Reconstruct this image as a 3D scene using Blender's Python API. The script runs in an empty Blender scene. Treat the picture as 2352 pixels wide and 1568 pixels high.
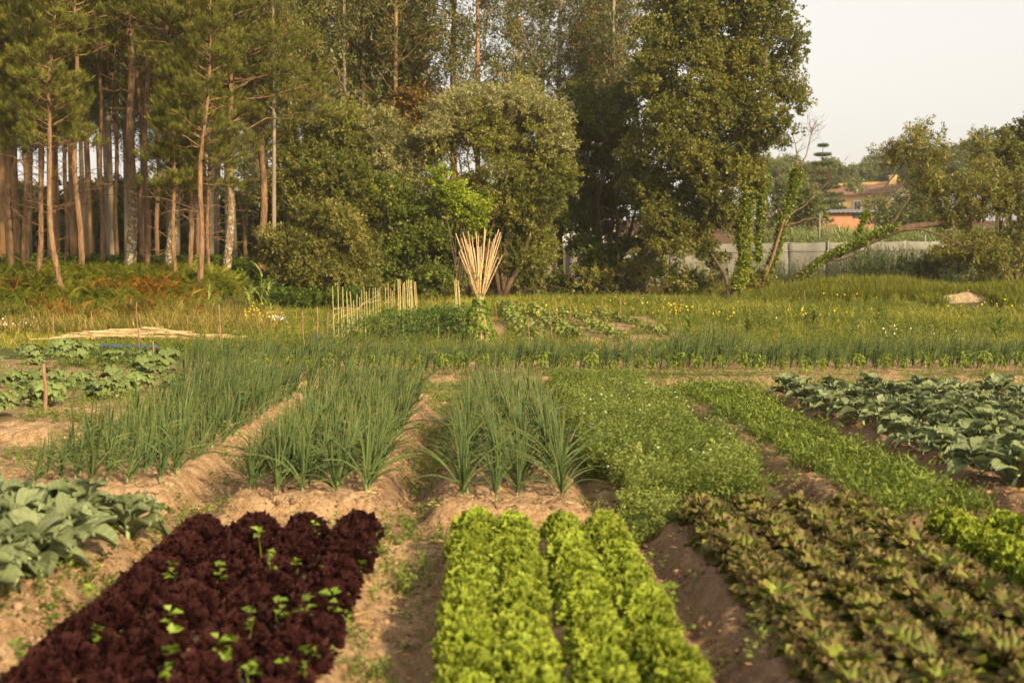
import bpy, math, random
import numpy as np
from mathutils import Vector, Matrix

# ------------------------------------------------------------------ camera, world, sun, exposure
S = bpy.context.scene
C = S.collection
CAM_H = 1.8
FPX, CU, CV = 2940.0, 1176.0, 784.0          # focal length and centre in the 2352 x 1568 view of the photograph
YAW, PITCH = math.radians(1.19), math.radians(3.2)
cam_d = bpy.data.cameras.new('camera'); cam = bpy.data.objects.new('camera', cam_d); C.objects.link(cam)
cam_d.sensor_width = 36; cam_d.lens = 36 * FPX / 2352.0
cam_d.clip_start = 0.1; cam_d.clip_end = 3000
cam.location = (0, 0, CAM_H)
cam.rotation_euler = (math.radians(90) - PITCH, 0, -YAW)
cam_d.dof.use_dof = True; cam_d.dof.focus_distance = 20.0; cam_d.dof.aperture_fstop = 2.2
S.camera = cam

SUN_EL = math.radians(27); SUN_AZ = math.radians(144)      # clockwise from +Y: behind the camera, to the right
W = bpy.data.worlds.new('World'); S.world = W; W.use_nodes = True
nt = W.node_tree; nt.nodes.clear()
sky = nt.nodes.new('ShaderNodeTexSky'); sky.sky_type = 'NISHITA'; sky.sun_disc = False
sky.sun_elevation = SUN_EL; sky.sun_rotation = SUN_AZ; sky.dust_density = 4.0; sky.air_density = 1.0; sky.ozone_density = 0.6
hs = nt.nodes.new('ShaderNodeHueSaturation'); hs.inputs['Saturation'].default_value = 0.30; hs.inputs['Value'].default_value = 1.0
tint = nt.nodes.new('ShaderNodeMixRGB'); tint.blend_type = 'MULTIPLY'; tint.inputs[0].default_value = 1.0
tint.inputs[2].default_value = (0.94, 0.87, 0.78, 1)
bg = nt.nodes.new('ShaderNodeBackground'); bg.inputs[1].default_value = 0.15
wo = nt.nodes.new('ShaderNodeOutputWorld')
nt.links.new(sky.outputs[0], hs.inputs['Color']); nt.links.new(hs.outputs[0], tint.inputs[1])
hz = nt.nodes.new('ShaderNodeMixRGB'); hz.inputs[0].default_value = 0.6; hz.inputs[2].default_value = (2.82, 2.70, 2.54, 1)   # even bright haze
nt.links.new(tint.outputs[0], hz.inputs[1]); nt.links.new(hz.outputs[0], bg.inputs[0]); nt.links.new(bg.outputs[0], wo.inputs[0])

sd = bpy.data.lights.new('sun', 'SUN'); so = bpy.data.objects.new('sun', sd); C.objects.link(so)
sd.energy = 3.8; sd.angle = math.radians(2.0); sd.color = (1.0, 0.80, 0.48)
to_sun = Vector((math.sin(SUN_AZ) * math.cos(SUN_EL), math.cos(SUN_AZ) * math.cos(SUN_EL), math.sin(SUN_EL)))
so.rotation_euler = to_sun.to_track_quat('Z', 'Y').to_euler()
so.location = (20, -20, 30)

S.view_settings.view_transform = 'Standard'; S.view_settings.look = 'None'
S.view_settings.exposure = 1.15; S.view_settings.gamma = 1.0
S.render.engine = 'CYCLES'
S.cycles.use_denoising = True
S.cycles.max_bounces = 8; S.cycles.diffuse_bounces = 5; S.cycles.glossy_bounces = 2
S.cycles.transmission_bounces = 3; S.cycles.transparent_max_bounces = 6
S.cycles.caustics_reflective = False; S.cycles.caustics_refractive = False

# ------------------------------------------------------------------ maths helpers
rng = np.random.default_rng(7)
random.seed(7)
_R = cam.rotation_euler.to_matrix()
_right = np.array(_R @ Vector((1, 0, 0))); _up = np.array(_R @ Vector((0, 1, 0))); _fwd = np.array(_R @ Vector((0, 0, -1)))
def ray(u, v):
    return _fwd + _right * ((u - CU) / FPX) + _up * ((CV - v) / FPX)
def P(u, v, Y):
    """world point seen at (u, v) of the 2352-wide view, at world depth Y"""
    d = ray(u, v); k = Y / d[1]
    return np.array([d[0] * k, Y, CAM_H + d[2] * k])
def G(u, v, z=0.0):
    """ground point seen at (u, v) on height z"""
    d = ray(u, v); k = (z - CAM_H) / d[2]
    return np.array([d[0] * k, d[1] * k, z])
def sstep(a, b, x):
    t = np.clip((x - a) / (b - a), 0, 1); return t * t * (3 - 2 * t)
def _hash(ix, iy, s):
    h = (ix.astype(np.int64) * 374761393 + iy.astype(np.int64) * 668265263 + s * 982451653) & 0x7fffffff
    h = ((h ^ (h >> 13)) * 1274126177) & 0x7fffffff
    return ((h ^ (h >> 16)) & 0xffff) / 65535.0
def vnoise(x, y, s=0):
    x = np.asarray(x, float); y = np.asarray(y, float)
    ix = np.floor(x); iy = np.floor(y); fx = x - ix; fy = y - iy
    fx = fx * fx * (3 - 2 * fx); fy = fy * fy * (3 - 2 * fy)
    a = _hash(ix, iy, s); b = _hash(ix + 1, iy, s); c = _hash(ix, iy + 1, s); d = _hash(ix + 1, iy + 1, s)
    return (a * (1 - fx) + b * fx) * (1 - fy) + (c * (1 - fx) + d * fx) * fy
def fbm(x, y, s=0, o=4):
    r = 0; a = 0.5
    for k in range(o):
        r = r + a * vnoise(np.asarray(x) * 2 ** k, np.asarray(y) * 2 ** k, s + k * 17); a *= 0.5
    return r / (1 - 0.5 ** o)
def noise3(p, f, s=0):
    return (fbm(p[:, 0] * f, p[:, 1] * f + p[:, 2] * f * 0.7, s, 3) + fbm(p[:, 2] * f + 31, p[:, 0] * f - p[:, 1] * f * 0.6, s + 5, 3)) / 2
def rotz(a):
    a = np.asarray(a); c, s = np.cos(a), np.sin(a); z = np.zeros_like(c); o = np.ones_like(c)
    return np.stack([np.stack([c, -s, z], -1), np.stack([s, c, z], -1), np.stack([z, z, o], -1)], -2)
def rotx(a):
    a = np.asarray(a); c, s = np.cos(a), np.sin(a); z = np.zeros_like(c); o = np.ones_like(c)
    return np.stack([np.stack([o, z, z], -1), np.stack([z, c, -s], -1), np.stack([z, s, c], -1)], -2)
def roty(a):
    a = np.asarray(a); c, s = np.cos(a), np.sin(a); z = np.zeros_like(c); o = np.ones_like(c)
    return np.stack([np.stack([c, z, s], -1), np.stack([z, o, z], -1), np.stack([-s, z, c], -1)], -2)
def frames(d, twist):
    """rotation matrices whose Y axis is d, turned about it by twist"""
    d = d / np.linalg.norm(d, axis=1, keepdims=True)
    ref = np.where(np.abs(d[:, 2:3]) < 0.95, np.array([[0, 0, 1.0]]), np.array([[1.0, 0, 0]]))
    x = np.cross(d, ref); x /= np.linalg.norm(x, axis=1, keepdims=True)
    z = np.cross(x, d)
    c, s = np.cos(twist)[:, None], np.sin(twist)[:, None]
    x2 = x * c + z * s; z2 = -x * s + z * c
    return np.stack([x2, d, z2], -1)
def unit(n, r=rng):
    v = r.normal(size=(n, 3)); return v / np.linalg.norm(v, axis=1, keepdims=True)

# ------------------------------------------------------------------ terrain
BEDS = [  # x0, x1, y0, y1, top
    (-0.22, 0.98, 3, 8.6, .05), (-2.06, -0.66, 3, 8.65, .05), (1.16, 2.72, 3, 9.2, .05), (2.88, 4.6, 3, 8.5, .05),
    (-3.9, -2.32, 3, 9.0, .07), (-4.0, -2.45, 9.9, 18, .08), (-2.02, -0.72, 9.5, 18, .08), (-0.42, 0.78, 9.2, 17, .07),
    (0.82, 2.35, 9.3, 19.5, .03), (2.62, 3.72, 8.9, 19, .03), (4.02, 9.5, 9.2, 18.5, .05), (-9.5, -4.4, 14.0, 19.6, .04),
    (-6, 12, 21.0, 25, .04)]
def hbase(x, y):
    x = np.asarray(x, float); y = np.asarray(y, float)
    h = 0.5 * sstep(30, 50, y)
    h = h + 0.75 * sstep(52, 64, y) * sstep(4, 12, x)
    h = h + 0.5 * sstep(66, 95, y) + 1.7 * sstep(92, 125, y) + 5.6 * sstep(120, 200, y) + 5 * sstep(200, 330, y)
    xe = x + (y - 42) * 0.06
    bank = sstep(35.2, 42.5, y + 1.4 * (fbm(x * .35, y * .2, 3) - .5)) * sstep(-6.6, -10.0, xe + 1.2 * (fbm(x * .3, y * .3, 9) - .5))
    h = h + 1.12 * bank
    # low mounds at the right edge of the meadow
    h = h + 0.55 * np.exp(-((x - 15.0) / 3.2) ** 2 - ((y - 50.0) / 1.8) ** 2)
    h = h + 0.45 * np.exp(-((x - 20.5) / 2.2) ** 2 - ((y - 47.0) / 1.8) ** 2)
    h = h + 0.10 * (fbm(x * .25, y * .25, 21) - .5) * sstep(24, 32, y)
    return h
def bedmask(x, y):
    m = np.full(np.shape(x), -0.12); d = np.zeros(np.shape(x))
    w = .15
    for (x0, x1, y0, y1, t) in BEDS:
        wob = 0.10 * (fbm(np.asarray(y) * .8, np.zeros(np.shape(x)) + x0 * 3, 41, 3) - .5)
        f = sstep(x0 - w, x0 + w, x + wob) * sstep(x1 + w, x1 - w, x - wob) * sstep(y0 - .15, y0 + .15, y + wob) * sstep(y1 + .15, y1 - .15, y)
        m = np.maximum(m, -0.12 + (t + 0.12) * f)
        d = np.maximum(d, f)
    return m, d
def ground(x, y):
    x = np.asarray(x, float); y = np.asarray(y, float)
    m, _ = bedmask(x, y)
    k = sstep(30, 24, y)
    # smooth ground left of the beds and beyond
    k = k * sstep(-8.5, -6.5, x) * sstep(12, 9, x)
    return hbase(x, y) + m * k

class MB:
    """collects vertices, faces and per-vertex attributes; build() links them as ONE mesh object"""
    def __init__(s): s.v = []; s.q = []; s.t3 = []; s.a = []; s.mq = []; s.mt = []; s.n = 0
    def add(s, v, q=None, t3=None, m=0, rnd=None, t=None, u=None):
        v = np.asarray(v, float); n = len(v)
        z = np.zeros(n)
        a = np.stack([z + (0.5 if rnd is None else rnd), z + (0 if t is None else t), z + (0 if u is None else u)], -1)
        s.v.append(v); s.a.append(a)
        if q is not None and len(q): q = np.asarray(q); s.q.append(q + s.n); s.mq.append(np.full(len(q), m))
        if t3 is not None and len(t3): t3 = np.asarray(t3); s.t3.append(t3 + s.n); s.mt.append(np.full(len(t3), m))
        s.n += n
    def scatter(s, T, pos, M, rnd, m=0):
        pos = np.asarray(pos); n = len(pos)
        if n == 0: return
        V = np.einsum('nij,vj->nvi', M, T['v']) + pos[:, None, :]
        k = len(T['v']); off = (np.arange(n) * k)[:, None, None]
        q = (T['q'][None] + off).reshape(-1, 4)
        r = np.clip(np.asarray(rnd)[:, None] + T.get('r', np.zeros(k))[None], 0, 1)
        s.add(V.reshape(-1, 3), q, None, m, r.reshape(-1), np.tile(T['t'], n), np.tile(T['u'], n))
    def tube(s, pts, rad, sides=6, m=0, rnd=0.5, cap=True):
        pts = np.asarray(pts, float); n = len(pts); rad = np.zeros(n) + rad
        tan = np.gradient(pts, axis=0); tan /= np.maximum(np.linalg.norm(tan, axis=1, keepdims=True), 1e-9)
        ref = np.array([0, 0, 1.0]) if abs(tan[0, 2]) < .9 else np.array([0, 1.0, 0])
        xs = []
        x = np.cross(tan[0], ref); x /= np.linalg.norm(x)
        for i in range(n):
            x = x - tan[i] * np.dot(x, tan[i]); x /= max(np.linalg.norm(x), 1e-9); xs.append(x)
        xs = np.array(xs); ys = np.cross(tan, xs)
        a = np.arange(sides) * 2 * np.pi / sides
        V = pts[:, None] + rad[:, None, None] * (np.cos(a)[None, :, None] * xs[:, None] + np.sin(a)[None, :, None] * ys[:, None])
        q = []
        for i in range(n - 1):
            for j in range(sides):
                k = (j + 1) % sides
                q.append((i * sides + j, i * sides + k, (i + 1) * sides + k, (i + 1) * sides + j))
        V = V.reshape(-1, 3); t3 = []
        tt = np.repeat(np.linspace(0, 1, n), sides); uu = np.tile(a / np.pi - 1, n)
        if cap:
            b = len(V); V = np.vstack([V, pts[-1] + tan[-1] * rad[-1] * .5, pts[0]]); tt = np.append(tt, [1, 0]); uu = np.append(uu, [0, 0])
            for j in range(sides):
                k = (j + 1) % sides
                t3.append(((n - 1) * sides + j, (n - 1) * sides + k, b)); t3.append((k, j, b + 1))
        s.add(V, q, t3, m, rnd, tt, uu)
    def box(s, c, d, R=None, m=0, rnd=.5):
        x, y, z = np.array(d) / 2
        V = np.array([(-x, -y, -z), (x, -y, -z), (x, y, -z), (-x, y, -z), (-x, -y, z), (x, -y, z), (x, y, z), (-x, y, z)])
        if R is not None: V = V @ np.asarray(R).T
        s.add(V + np.array(c), [(0, 3, 2, 1), (4, 5, 6, 7), (0, 1, 5, 4), (1, 2, 6, 5), (2, 3, 7, 6), (3, 0, 4, 7)], None, m, rnd)
    def mesh(s, name, mats, smooth=True):
        me = bpy.data.meshes.new(name)
        V = np.concatenate(s.v); me.vertices.add(len(V)); me.vertices.foreach_set('co', V.astype(np.float32).ravel())
        Q = np.concatenate(s.q) if s.q else np.zeros((0, 4), int); T = np.concatenate(s.t3) if s.t3 else np.zeros((0, 3), int)
        me.loops.add(Q.size + T.size); me.loops.foreach_set('vertex_index', np.concatenate([Q.ravel(), T.ravel()]).astype(np.int32))
        me.polygons.add(len(Q) + len(T))
        me.polygons.foreach_set('loop_start', np.concatenate([np.arange(len(Q)) * 4, Q.size + np.arange(len(T)) * 3]).astype(np.int32))
        me.polygons.foreach_set('material_index', np.concatenate(s.mq + s.mt).astype(np.int32))
        me.polygons.foreach_set('use_smooth', np.full(len(Q) + len(T), smooth))
        A = np.concatenate(s.a).astype(np.float32)
        for i, nm in enumerate(('rnd', 't', 'u')):
            at = me.attributes.new(nm, 'FLOAT', 'POINT'); at.data.foreach_set('value', np.ascontiguousarray(A[:, i]))
        me.update()
        for m in (mats if isinstance(mats, (list, tuple)) else [mats]): me.materials.append(m)
        return me
    def build(s, name, mats, parent=None, smooth=True):
        o = bpy.data.objects.new(name, s.mesh(name, mats, smooth)); C.objects.link(o)
        if parent is not None: o.parent = parent
        return o

def tag(o, label=None, cat=None, group=None, kind=None):
    if label: o['label'] = label
    if cat: o['category'] = cat
    if group: o['group'] = group
    if kind: o['kind'] = kind
    return o
def thing(name, label, cat, loc=(0, 0, 0), group=None):
    o = bpy.data.objects.new(name, None); C.objects.link(o); o.location = tuple(float(c) for c in loc); o.empty_display_size = .2
    return tag(o, label, cat, group)
def put(o, loc, rz=0.0, sc=1.0, lean=(0, 0)):
    o.location = tuple(float(c) for c in loc); o.rotation_euler = (lean[0], lean[1], rz)
    o.scale = (sc, sc, sc) if not isinstance(sc, (tuple, list)) else sc
    return o
def dup(o):
    c = o.copy(); C.objects.link(c)
    for ch in o.children:
        d = ch.copy(); C.objects.link(d); d.parent = c
    return c
class Proto:
    """first use places the built thing itself, later uses copies of it and its parts"""
    def __init__(s, variants): s.v = variants; s.used = [False] * len(variants)
    def get(s, i=None):
        i = random.randrange(len(s.v)) if i is None else i % len(s.v)
        if not s.used[i]: s.used[i] = True; return s.v[i]
        return dup(s.v[i])
    def clear(s):
        for i, u in enumerate(s.used):
            if not u:
                for ch in list(s.v[i].children): bpy.data.objects.remove(ch)
                bpy.data.objects.remove(s.v[i])
ORD = ['first', 'second', 'third', 'fourth', 'fifth', 'sixth', 'seventh', 'eighth', 'ninth', 'tenth', 'eleventh', 'twelfth', 'thirteenth',
       'fourteenth', 'fifteenth', 'sixteenth', 'seventeenth', 'eighteenth', 'nineteenth', 'twentieth']
def ordw(i):
    if i < 20: return ORD[i]
    tens = ['', '', 'twenty', 'thirty', 'forty', 'fifty', 'sixty', 'seventy'][(i + 1) // 10]
    r = (i + 1) % 10
    return (tens[:-1] + 'ieth') if r == 0 else tens + '-' + ORD[r - 1]

# ------------------------------------------------------------------ materials
def newmat(name):
    m = bpy.data.materials.new(name); m.use_nodes = True; t = m.node_tree; t.nodes.clear()
    out = t.nodes.new('ShaderNodeOutputMaterial'); return m, t, out
def N(t, typ, **kw):
    n = t.nodes.new(typ)
    for k, v in kw.items(): setattr(n, k, v)
    return n
def attr(t, name):
    n = N(t, 'ShaderNodeAttribute'); n.attribute_name = name; return n.outputs['Fac']
def ramp(t, fac, stops):
    r = N(t, 'ShaderNodeValToRGB'); e = r.color_ramp.elements
    while len(e) > 2: e.remove(e[-1])
    for i, (p, c) in enumerate(stops):
        el = e[i] if i < 2 else e.new(p)
        el.position = p; el.color = (*c, 1)
    t.links.new(fac, r.inputs[0]); return r.outputs[0]
def mix(t, fac, a, b, mode='MIX'):
    n = N(t, 'ShaderNodeMixRGB', blend_type=mode)
    for i, x in ((0, fac), (1, a), (2, b)):
        if isinstance(x, (int, float)): n.inputs[i].default_value = x
        elif isinstance(x, tuple): n.inputs[i].default_value = (*x, 1)
        else: t.links.new(x, n.inputs[i])
    return n.outputs[0]
def math_(t, op, a, b=None):
    n = N(t, 'ShaderNodeMath', operation=op)
    for i, x in ((0, a), (1, b)):
        if x is None: continue
        if isinstance(x, (int, float)): n.inputs[i].default_value = x
        else: t.links.new(x, n.inputs[i])
    return n.outputs[0]
def tex(t, scale, detail=4, rough=.6, kind='noise', vec=None, stretch=None):
    co = N(t, 'ShaderNodeTexCoord').outputs['Object'] if vec is None else vec
    if stretch:
        mp = N(t, 'ShaderNodeMapping'); mp.inputs['Scale'].default_value = stretch; t.links.new(co, mp.inputs[0]); co = mp.outputs[0]
    if kind == 'noise':
        n = N(t, 'ShaderNodeTexNoise'); n.inputs['Scale'].default_value = scale; n.inputs['Detail'].default_value = detail; n.inputs['Roughness'].default_value = rough
        t.links.new(co, n.inputs['Vector']); return n.outputs['Fac']
    n = N(t, 'ShaderNodeTexVoronoi'); n.inputs['Scale'].default_value = scale; t.links.new(co, n.inputs['Vector'])
    return n.outputs['Distance']
def bsdf(t, out, col, rough=.6, spec=.3, bump=None, bs=.3, bd=.02, trans=0.0, tcol=None):
    b = N(t, 'ShaderNodeBsdfPrincipled'); b.inputs['Roughness'].default_value = rough; b.inputs['Specular IOR Level'].default_value = spec
    if isinstance(col, tuple): b.inputs['Base Color'].default_value = (*col, 1)
    else: t.links.new(col, b.inputs['Base Color'])
    nrm = None
    if bump is not None:
        bn = N(t, 'ShaderNodeBump'); bn.inputs['Strength'].default_value = bs; bn.inputs['Distance'].default_value = bd
        t.links.new(bump, bn.inputs['Height']); t.links.new(bn.outputs[0], b.inputs['Normal'])
    sh = b.outputs[0]
    if trans > 0:
        tr = N(t, 'ShaderNodeBsdfTranslucent'); mx = N(t, 'ShaderNodeMixShader'); mx.inputs[0].default_value = trans
        c = tcol if tcol is not None else col
        if isinstance(c, tuple): tr.inputs[0].default_value = (*c, 1)
        else: t.links.new(c, tr.inputs[0])
        t.links.new(b.outputs[0], mx.inputs[1]); t.links.new(tr.outputs[0], mx.inputs[2]); sh = mx.outputs[0]
    t.links.new(sh, out.inputs[0])
def leafmat(name, stops, trans=.3, rough=.55, spec=.25, tip=None, var=.25, big=None, ramp_by='rnd', vein=None, tsat=1.25, warm=(1.15, 1.06, .80)):
    """leaf colours by the leaf's own random number; tip = (colour, start, end) pigment towards the tip; big = (scale, colour, amount)"""
    m, t, out = newmat(name)
    c = ramp(t, attr(t, ramp_by), stops)
    if tip:
        f = N(t, 'ShaderNodeMapRange'); f.inputs[1].default_value = tip[1]; f.inputs[2].default_value = tip[2]
        nz = math_(t, 'ADD', attr(t, 't'), math_(t, 'MULTIPLY', math_(t, 'SUBTRACT', tex(t, 14, 2), .5), .5)); t.links.new(nz, f.inputs[0])
        c = mix(t, f.outputs[0], c, tip[0])
    if vein:
        au = math_(t, 'ABSOLUTE', attr(t, 'u'))
        mid = math_(t, 'LESS_THAN', au, vein[1])
        w = math_(t, 'FRACT', math_(t, 'MULTIPLY', math_(t, 'SUBTRACT', attr(t, 't'), math_(t, 'MULTIPLY', au, .32)), vein[2]))
        side = math_(t, 'MULTIPLY', math_(t, 'LESS_THAN', w, .13), .55)
        c = mix(t, math_(t, 'MAXIMUM', mid, side), c, vein[0])
    if big:
        c = mix(t, math_(t, 'MULTIPLY', ramp(t, tex(t, big[0], 3), [(.42, (0, 0, 0)), (.62, (1, 1, 1))]), big[2]), c, big[1])
    c = mix(t, 1.0, c, warm, 'MULTIPLY')
    oi = N(t, 'ShaderNodeObjectInfo')
    h = N(t, 'ShaderNodeHueSaturation')
    vr = N(t, 'ShaderNodeMapRange'); vr.inputs[3].default_value = 1 - var; vr.inputs[4].default_value = 1 + var
    t.links.new(oi.outputs['Random'], vr.inputs[0]); t.links.new(vr.outputs[0], h.inputs['Value']); t.links.new(c, h.inputs['Color'])
    c = h.outputs[0]
    h2 = N(t, 'ShaderNodeHueSaturation'); h2.inputs['Saturation'].default_value = 1.1; h2.inputs['Value'].default_value = tsat; t.links.new(c, h2.inputs['Color'])
    bsdf(t, out, c, rough, spec, trans=trans, tcol=h2.outputs[0])
    return m
def barkmat(name, c1, c2, c3=None, scale=6, stretch=(1, 1, .25), bd=.03, lichen=None, low=None):
    m, t, out = newmat(name)
    n1 = tex(t, scale, 6, .7, stretch=stretch); n2 = tex(t, scale * 3, 3, .6, 'vor', stretch=stretch)
    c = ramp(t, n1, [(.35, c1), (.6, c2)] + ([(.75, c3)] if c3 else []))
    c = mix(t, math_(t, 'MULTIPLY', n2, .6), mix(t, 1.0, c, (.55, .5, .45), 'MULTIPLY'), c)
    if lichen:
        ge = N(t, 'ShaderNodeSeparateXYZ'); t.links.new(N(t, 'ShaderNodeTexCoord').outputs['Object'], ge.inputs[0])
        lo = N(t, 'ShaderNodeMapRange'); lo.inputs[1].default_value = 4.5; lo.inputs[2].default_value = 0.8; t.links.new(ge.outputs[2], lo.inputs[0])
        f = ramp(t, tex(t, 9, 5, .7), [(.5, (0, 0, 0)), (.58, (1, 1, 1))])
        c = mix(t, math_(t, 'MULTIPLY', f, lo.outputs[0]), c, lichen)
    bsdf(t, out, c, .9, .15, bump=math_(t, 'ADD', n1, n2), bs=.8, bd=bd)
    return m
def plain(name, c1, c2, scale=20, rough=.7, spec=.3, bd=.005, stretch=None, trans=0):
    m, t, out = newmat(name)
    n = tex(t, scale, 5, .65, stretch=stretch)
    oi = N(t, 'ShaderNodeObjectInfo'); c = ramp(t, n, [(.3, c1), (.7, c2)])
    h = N(t, 'ShaderNodeHueSaturation'); vr = N(t, 'ShaderNodeMapRange'); vr.inputs[3].default_value = .82; vr.inputs[4].default_value = 1.15
    t.links.new(oi.outputs['Random'], vr.inputs[0]); t.links.new(vr.outputs[0], h.inputs['Value']); t.links.new(c, h.inputs['Color'])
    bsdf(t, out, h.outputs[0], rough, spec, bump=n, bs=.5, bd=bd, trans=trans)
    return m

def ground_mat():
    m, t, out = newmat('ground_soil_and_turf')
    n_big = tex(t, .9, 5, .6); n_mid = tex(t, 7, 6, .65); n_fine = tex(t, 38, 6, .75); n_clod = tex(t, 16, 4, .6, 'vor')
    soil = ramp(t, n_mid, [(.3, (.29, .175, .085)), (.52, (.47, .305, .165)), (.75, (.60, .42, .25))])
    soil = mix(t, math_(t, 'MULTIPLY', ramp(t, n_fine, [(.38, (1, 1, 1)), (.52, (0, 0, 0))]), .45), soil, (.16, .085, .045))
    damp_shade = ramp(t, n_mid, [(.3, (.15, .090, .048)), (.7, (.33, .21, .118))])
    damp_shade = mix(t, math_(t, 'MULTIPLY', ramp(t, n_fine, [(.45, (0, 0, 0)), (.60, (1, 1, 1))]), .6), damp_shade, (.34, .22, .14))
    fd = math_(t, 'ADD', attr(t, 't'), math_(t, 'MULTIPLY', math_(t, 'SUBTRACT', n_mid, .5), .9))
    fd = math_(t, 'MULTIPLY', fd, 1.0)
    c = mix(t, ramp(t, fd, [(.35, (0, 0, 0)), (.65, (1, 1, 1))]), soil, damp_shade)
    turf = ramp(t, n_mid, [(.3, (.05, .06, .018)), (.55, (.10, .11, .035)), (.75, (.20, .16, .07))])
    fg = math_(t, 'ADD', attr(t, 'rnd'), math_(t, 'MULTIPLY', math_(t, 'SUBTRACT', n_big, .5), .7))
    c = mix(t, ramp(t, fg, [(.40, (0, 0, 0)), (.6, (1, 1, 1))]), c, turf)
    litter = ramp(t, n_mid, [(.3, (.06, .03, .014)), (.55, (.12, .065, .03)), (.8, (.2, .11, .05))])
    c = mix(t, attr(t, 'u'), c, litter)
    hh = math_(t, 'ADD', math_(t, 'MULTIPLY', n_mid, .6), math_(t, 'ADD', math_(t, 'MULTIPLY', n_fine, .35), math_(t, 'MULTIPLY', n_clod, -.25)))
    spk = ramp(t, tex(t, 60, 3, .7), [(.36, (.45, .45, .45)), (.5, (1, 1, 1)), (.68, (1.0, 1.0, 1.0))])
    c = mix(t, .75, c, spk, 'MULTIPLY')
    bsdf(t, out, c, .95, .1, bump=hh, bs=1.0, bd=.09)
    return m
# ------------------------------------------------------------------ the ground, one sheet to the horizon
def build_ground():
    ny = 620
    ys = np.concatenate([np.array([-60, -20, -5, 0, 2.0]), 2.8 * np.exp(np.linspace(0, math.log(34 / 2.8), ny)), 34 * np.exp(np.linspace(0, math.log(1600 / 34), 170))[1:]])
    k = np.linspace(-1, 1, 761)
    xs = 3.2 * np.sinh(k * 3.0) / math.sinh(3.0) * 2.2 + 0 * k
    xs = np.concatenate([-np.geomspace(1200, 7.3, 40), xs[1:-1] if abs(xs[0]) > 7.04 else xs, np.geomspace(7.3, 1200, 40)])
    # even spacing inside the garden
    xs = np.concatenate([-np.geomspace(1200, 14, 34), np.arange(-13.7, -5.2, .14), np.arange(-5.2, 5.2, .022), np.arange(5.2, 13.7, .08), np.geomspace(14, 1200, 34)])
    X, Y = np.meshgrid(xs, ys)
    m, bed = bedmask(X, Y)
    k = sstep(30, 24, Y) * sstep(-8.5, -6.5, X) * sstep(12, 9, X)
    near = sstep(30, 12, Y)
    Z = hbase(X, Y) + m * k
    cl = (fbm(X * 7, Y * 7, 51, 4) - .5) + .9 * np.maximum(vnoise(X * 16, Y * 16, 57) - .62, 0) + .5 * np.maximum(vnoise(X * 31, Y * 31, 58) - .6, 0)
    cl2 = np.abs(fbm(X * 3.1, Y * 3.1, 61, 3) - .5)
    Z = Z + near * (cl * .075 + cl2 * .05) * (np.abs(X) < 13.5)
    V = np.stack([X, Y, Z], -1).reshape(-1, 3)
    nx = len(xs); I = np.arange(len(ys) * nx).reshape(len(ys), nx)
    q = np.stack([I[:-1, :-1], I[:-1, 1:], I[1:, 1:], I[1:, :-1]], -1).reshape(-1, 4)
    # masks: damp soil in furrows plus lettuce shade painted on one path, turf, leaf litter
    damp_shade = (1 - bed) * .62 * (Y < 20) * sstep(-2.6, -1.0, X)
    damp_shade = np.where((X > .9) & (X < 1.35) & (Y < 8.7), .72, damp_shade)
    damp_shade = np.where((X > 2.55) & (Y < 9.2), .9, damp_shade)
    damp_shade = np.where((X > 3.5) & (Y > 9) & (Y < 19), .95, damp_shade)
    damp_shade = np.where((X > 2.2) & (X < 2.75) & (Y > 8.8) & (Y < 19), .8, damp_shade)
    damp_shade = np.where((X > -.85) & (X < -.52) & (Y < 9), .12, damp_shade)
    damp_shade = np.where((X > -.52) & (X < -.1) & (Y < 9), .10 + .34 * sstep(-.52, -.32, X), damp_shade)  # shade of the lime lettuces on the path, painted as darker soil
    damp_shade = np.where((X > -.85) & (X < -.3) & (Y > 9) & (Y < 19), .5, damp_shade)
    damp_shade = np.where(X < -2.1, np.minimum(damp_shade, .15), damp_shade)
    damp_shade = np.where(X < 6, damp_shade, damp_shade)
    turf = sstep(25, 28, Y) + .50 * sstep(19, 20, Y) * (Y < 22) + .35 * sstep(23, 25, Y)
    turf = np.where((X > -4) & (X < 6) & (Y > 28.5) & (Y < 45), .42, turf)
    turf = np.maximum(turf, .46 * sstep(-3.9, -4.6, X) * (Y > 9) * (Y < 26))
    turf = np.maximum(turf, .55 * ((X > .8) & (X < 2.4) & (Y > 9.2) & (Y < 20)))
    turf = np.maximum(turf, .9 * sstep(10, 12, X)) * (Y > 0)
    xe = X + (Y - 42) * 0.06
    litter = np.clip(sstep(36.5, 40, Y) * sstep(-4.5, -7, xe) + sstep(53, 57, Y), 0, 1)
    mb = MB(); mb.add(V, q, None, 0, np.clip(turf, 0, 1).ravel(), np.clip(damp_shade, 0, 1).ravel(), litter.ravel())
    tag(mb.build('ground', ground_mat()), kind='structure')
build_ground()

# ------------------------------------------------------------------ plant templates
def tmpl(parts):
    v, q, t, u, r = [], [], [], [], []; n = 0
    for p in parts:
        v.append(p['v']); q.append(p['q'] + n); t.append(p['t']); u.append(p['u']); r.append(p.get('r', np.zeros(len(p['v'])))); n += len(p['v'])
    return dict(v=np.concatenate(v), q=np.concatenate(q), t=np.concatenate(t), u=np.concatenate(u), r=np.concatenate(r))
def leafq(L, w, fold=.25, droop=.1):
    return dict(v=np.array([(0, 0, 0), (w / 2, L * .45, fold * w), (0, L, -droop * L), (-w / 2, L * .45, fold * w)]), q=np.array([[0, 1, 2, 3]]),
                t=np.array([0, .5, 1, .5]), u=np.array([0, 1, 0, -1.0]))
def xf(T, M, p, r=0.0):
    return dict(v=T['v'] @ M.T + np.asarray(p), q=T['q'], t=T['t'], u=T['u'], r=T.get('r', np.zeros(len(T['v']))) + r)
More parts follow.
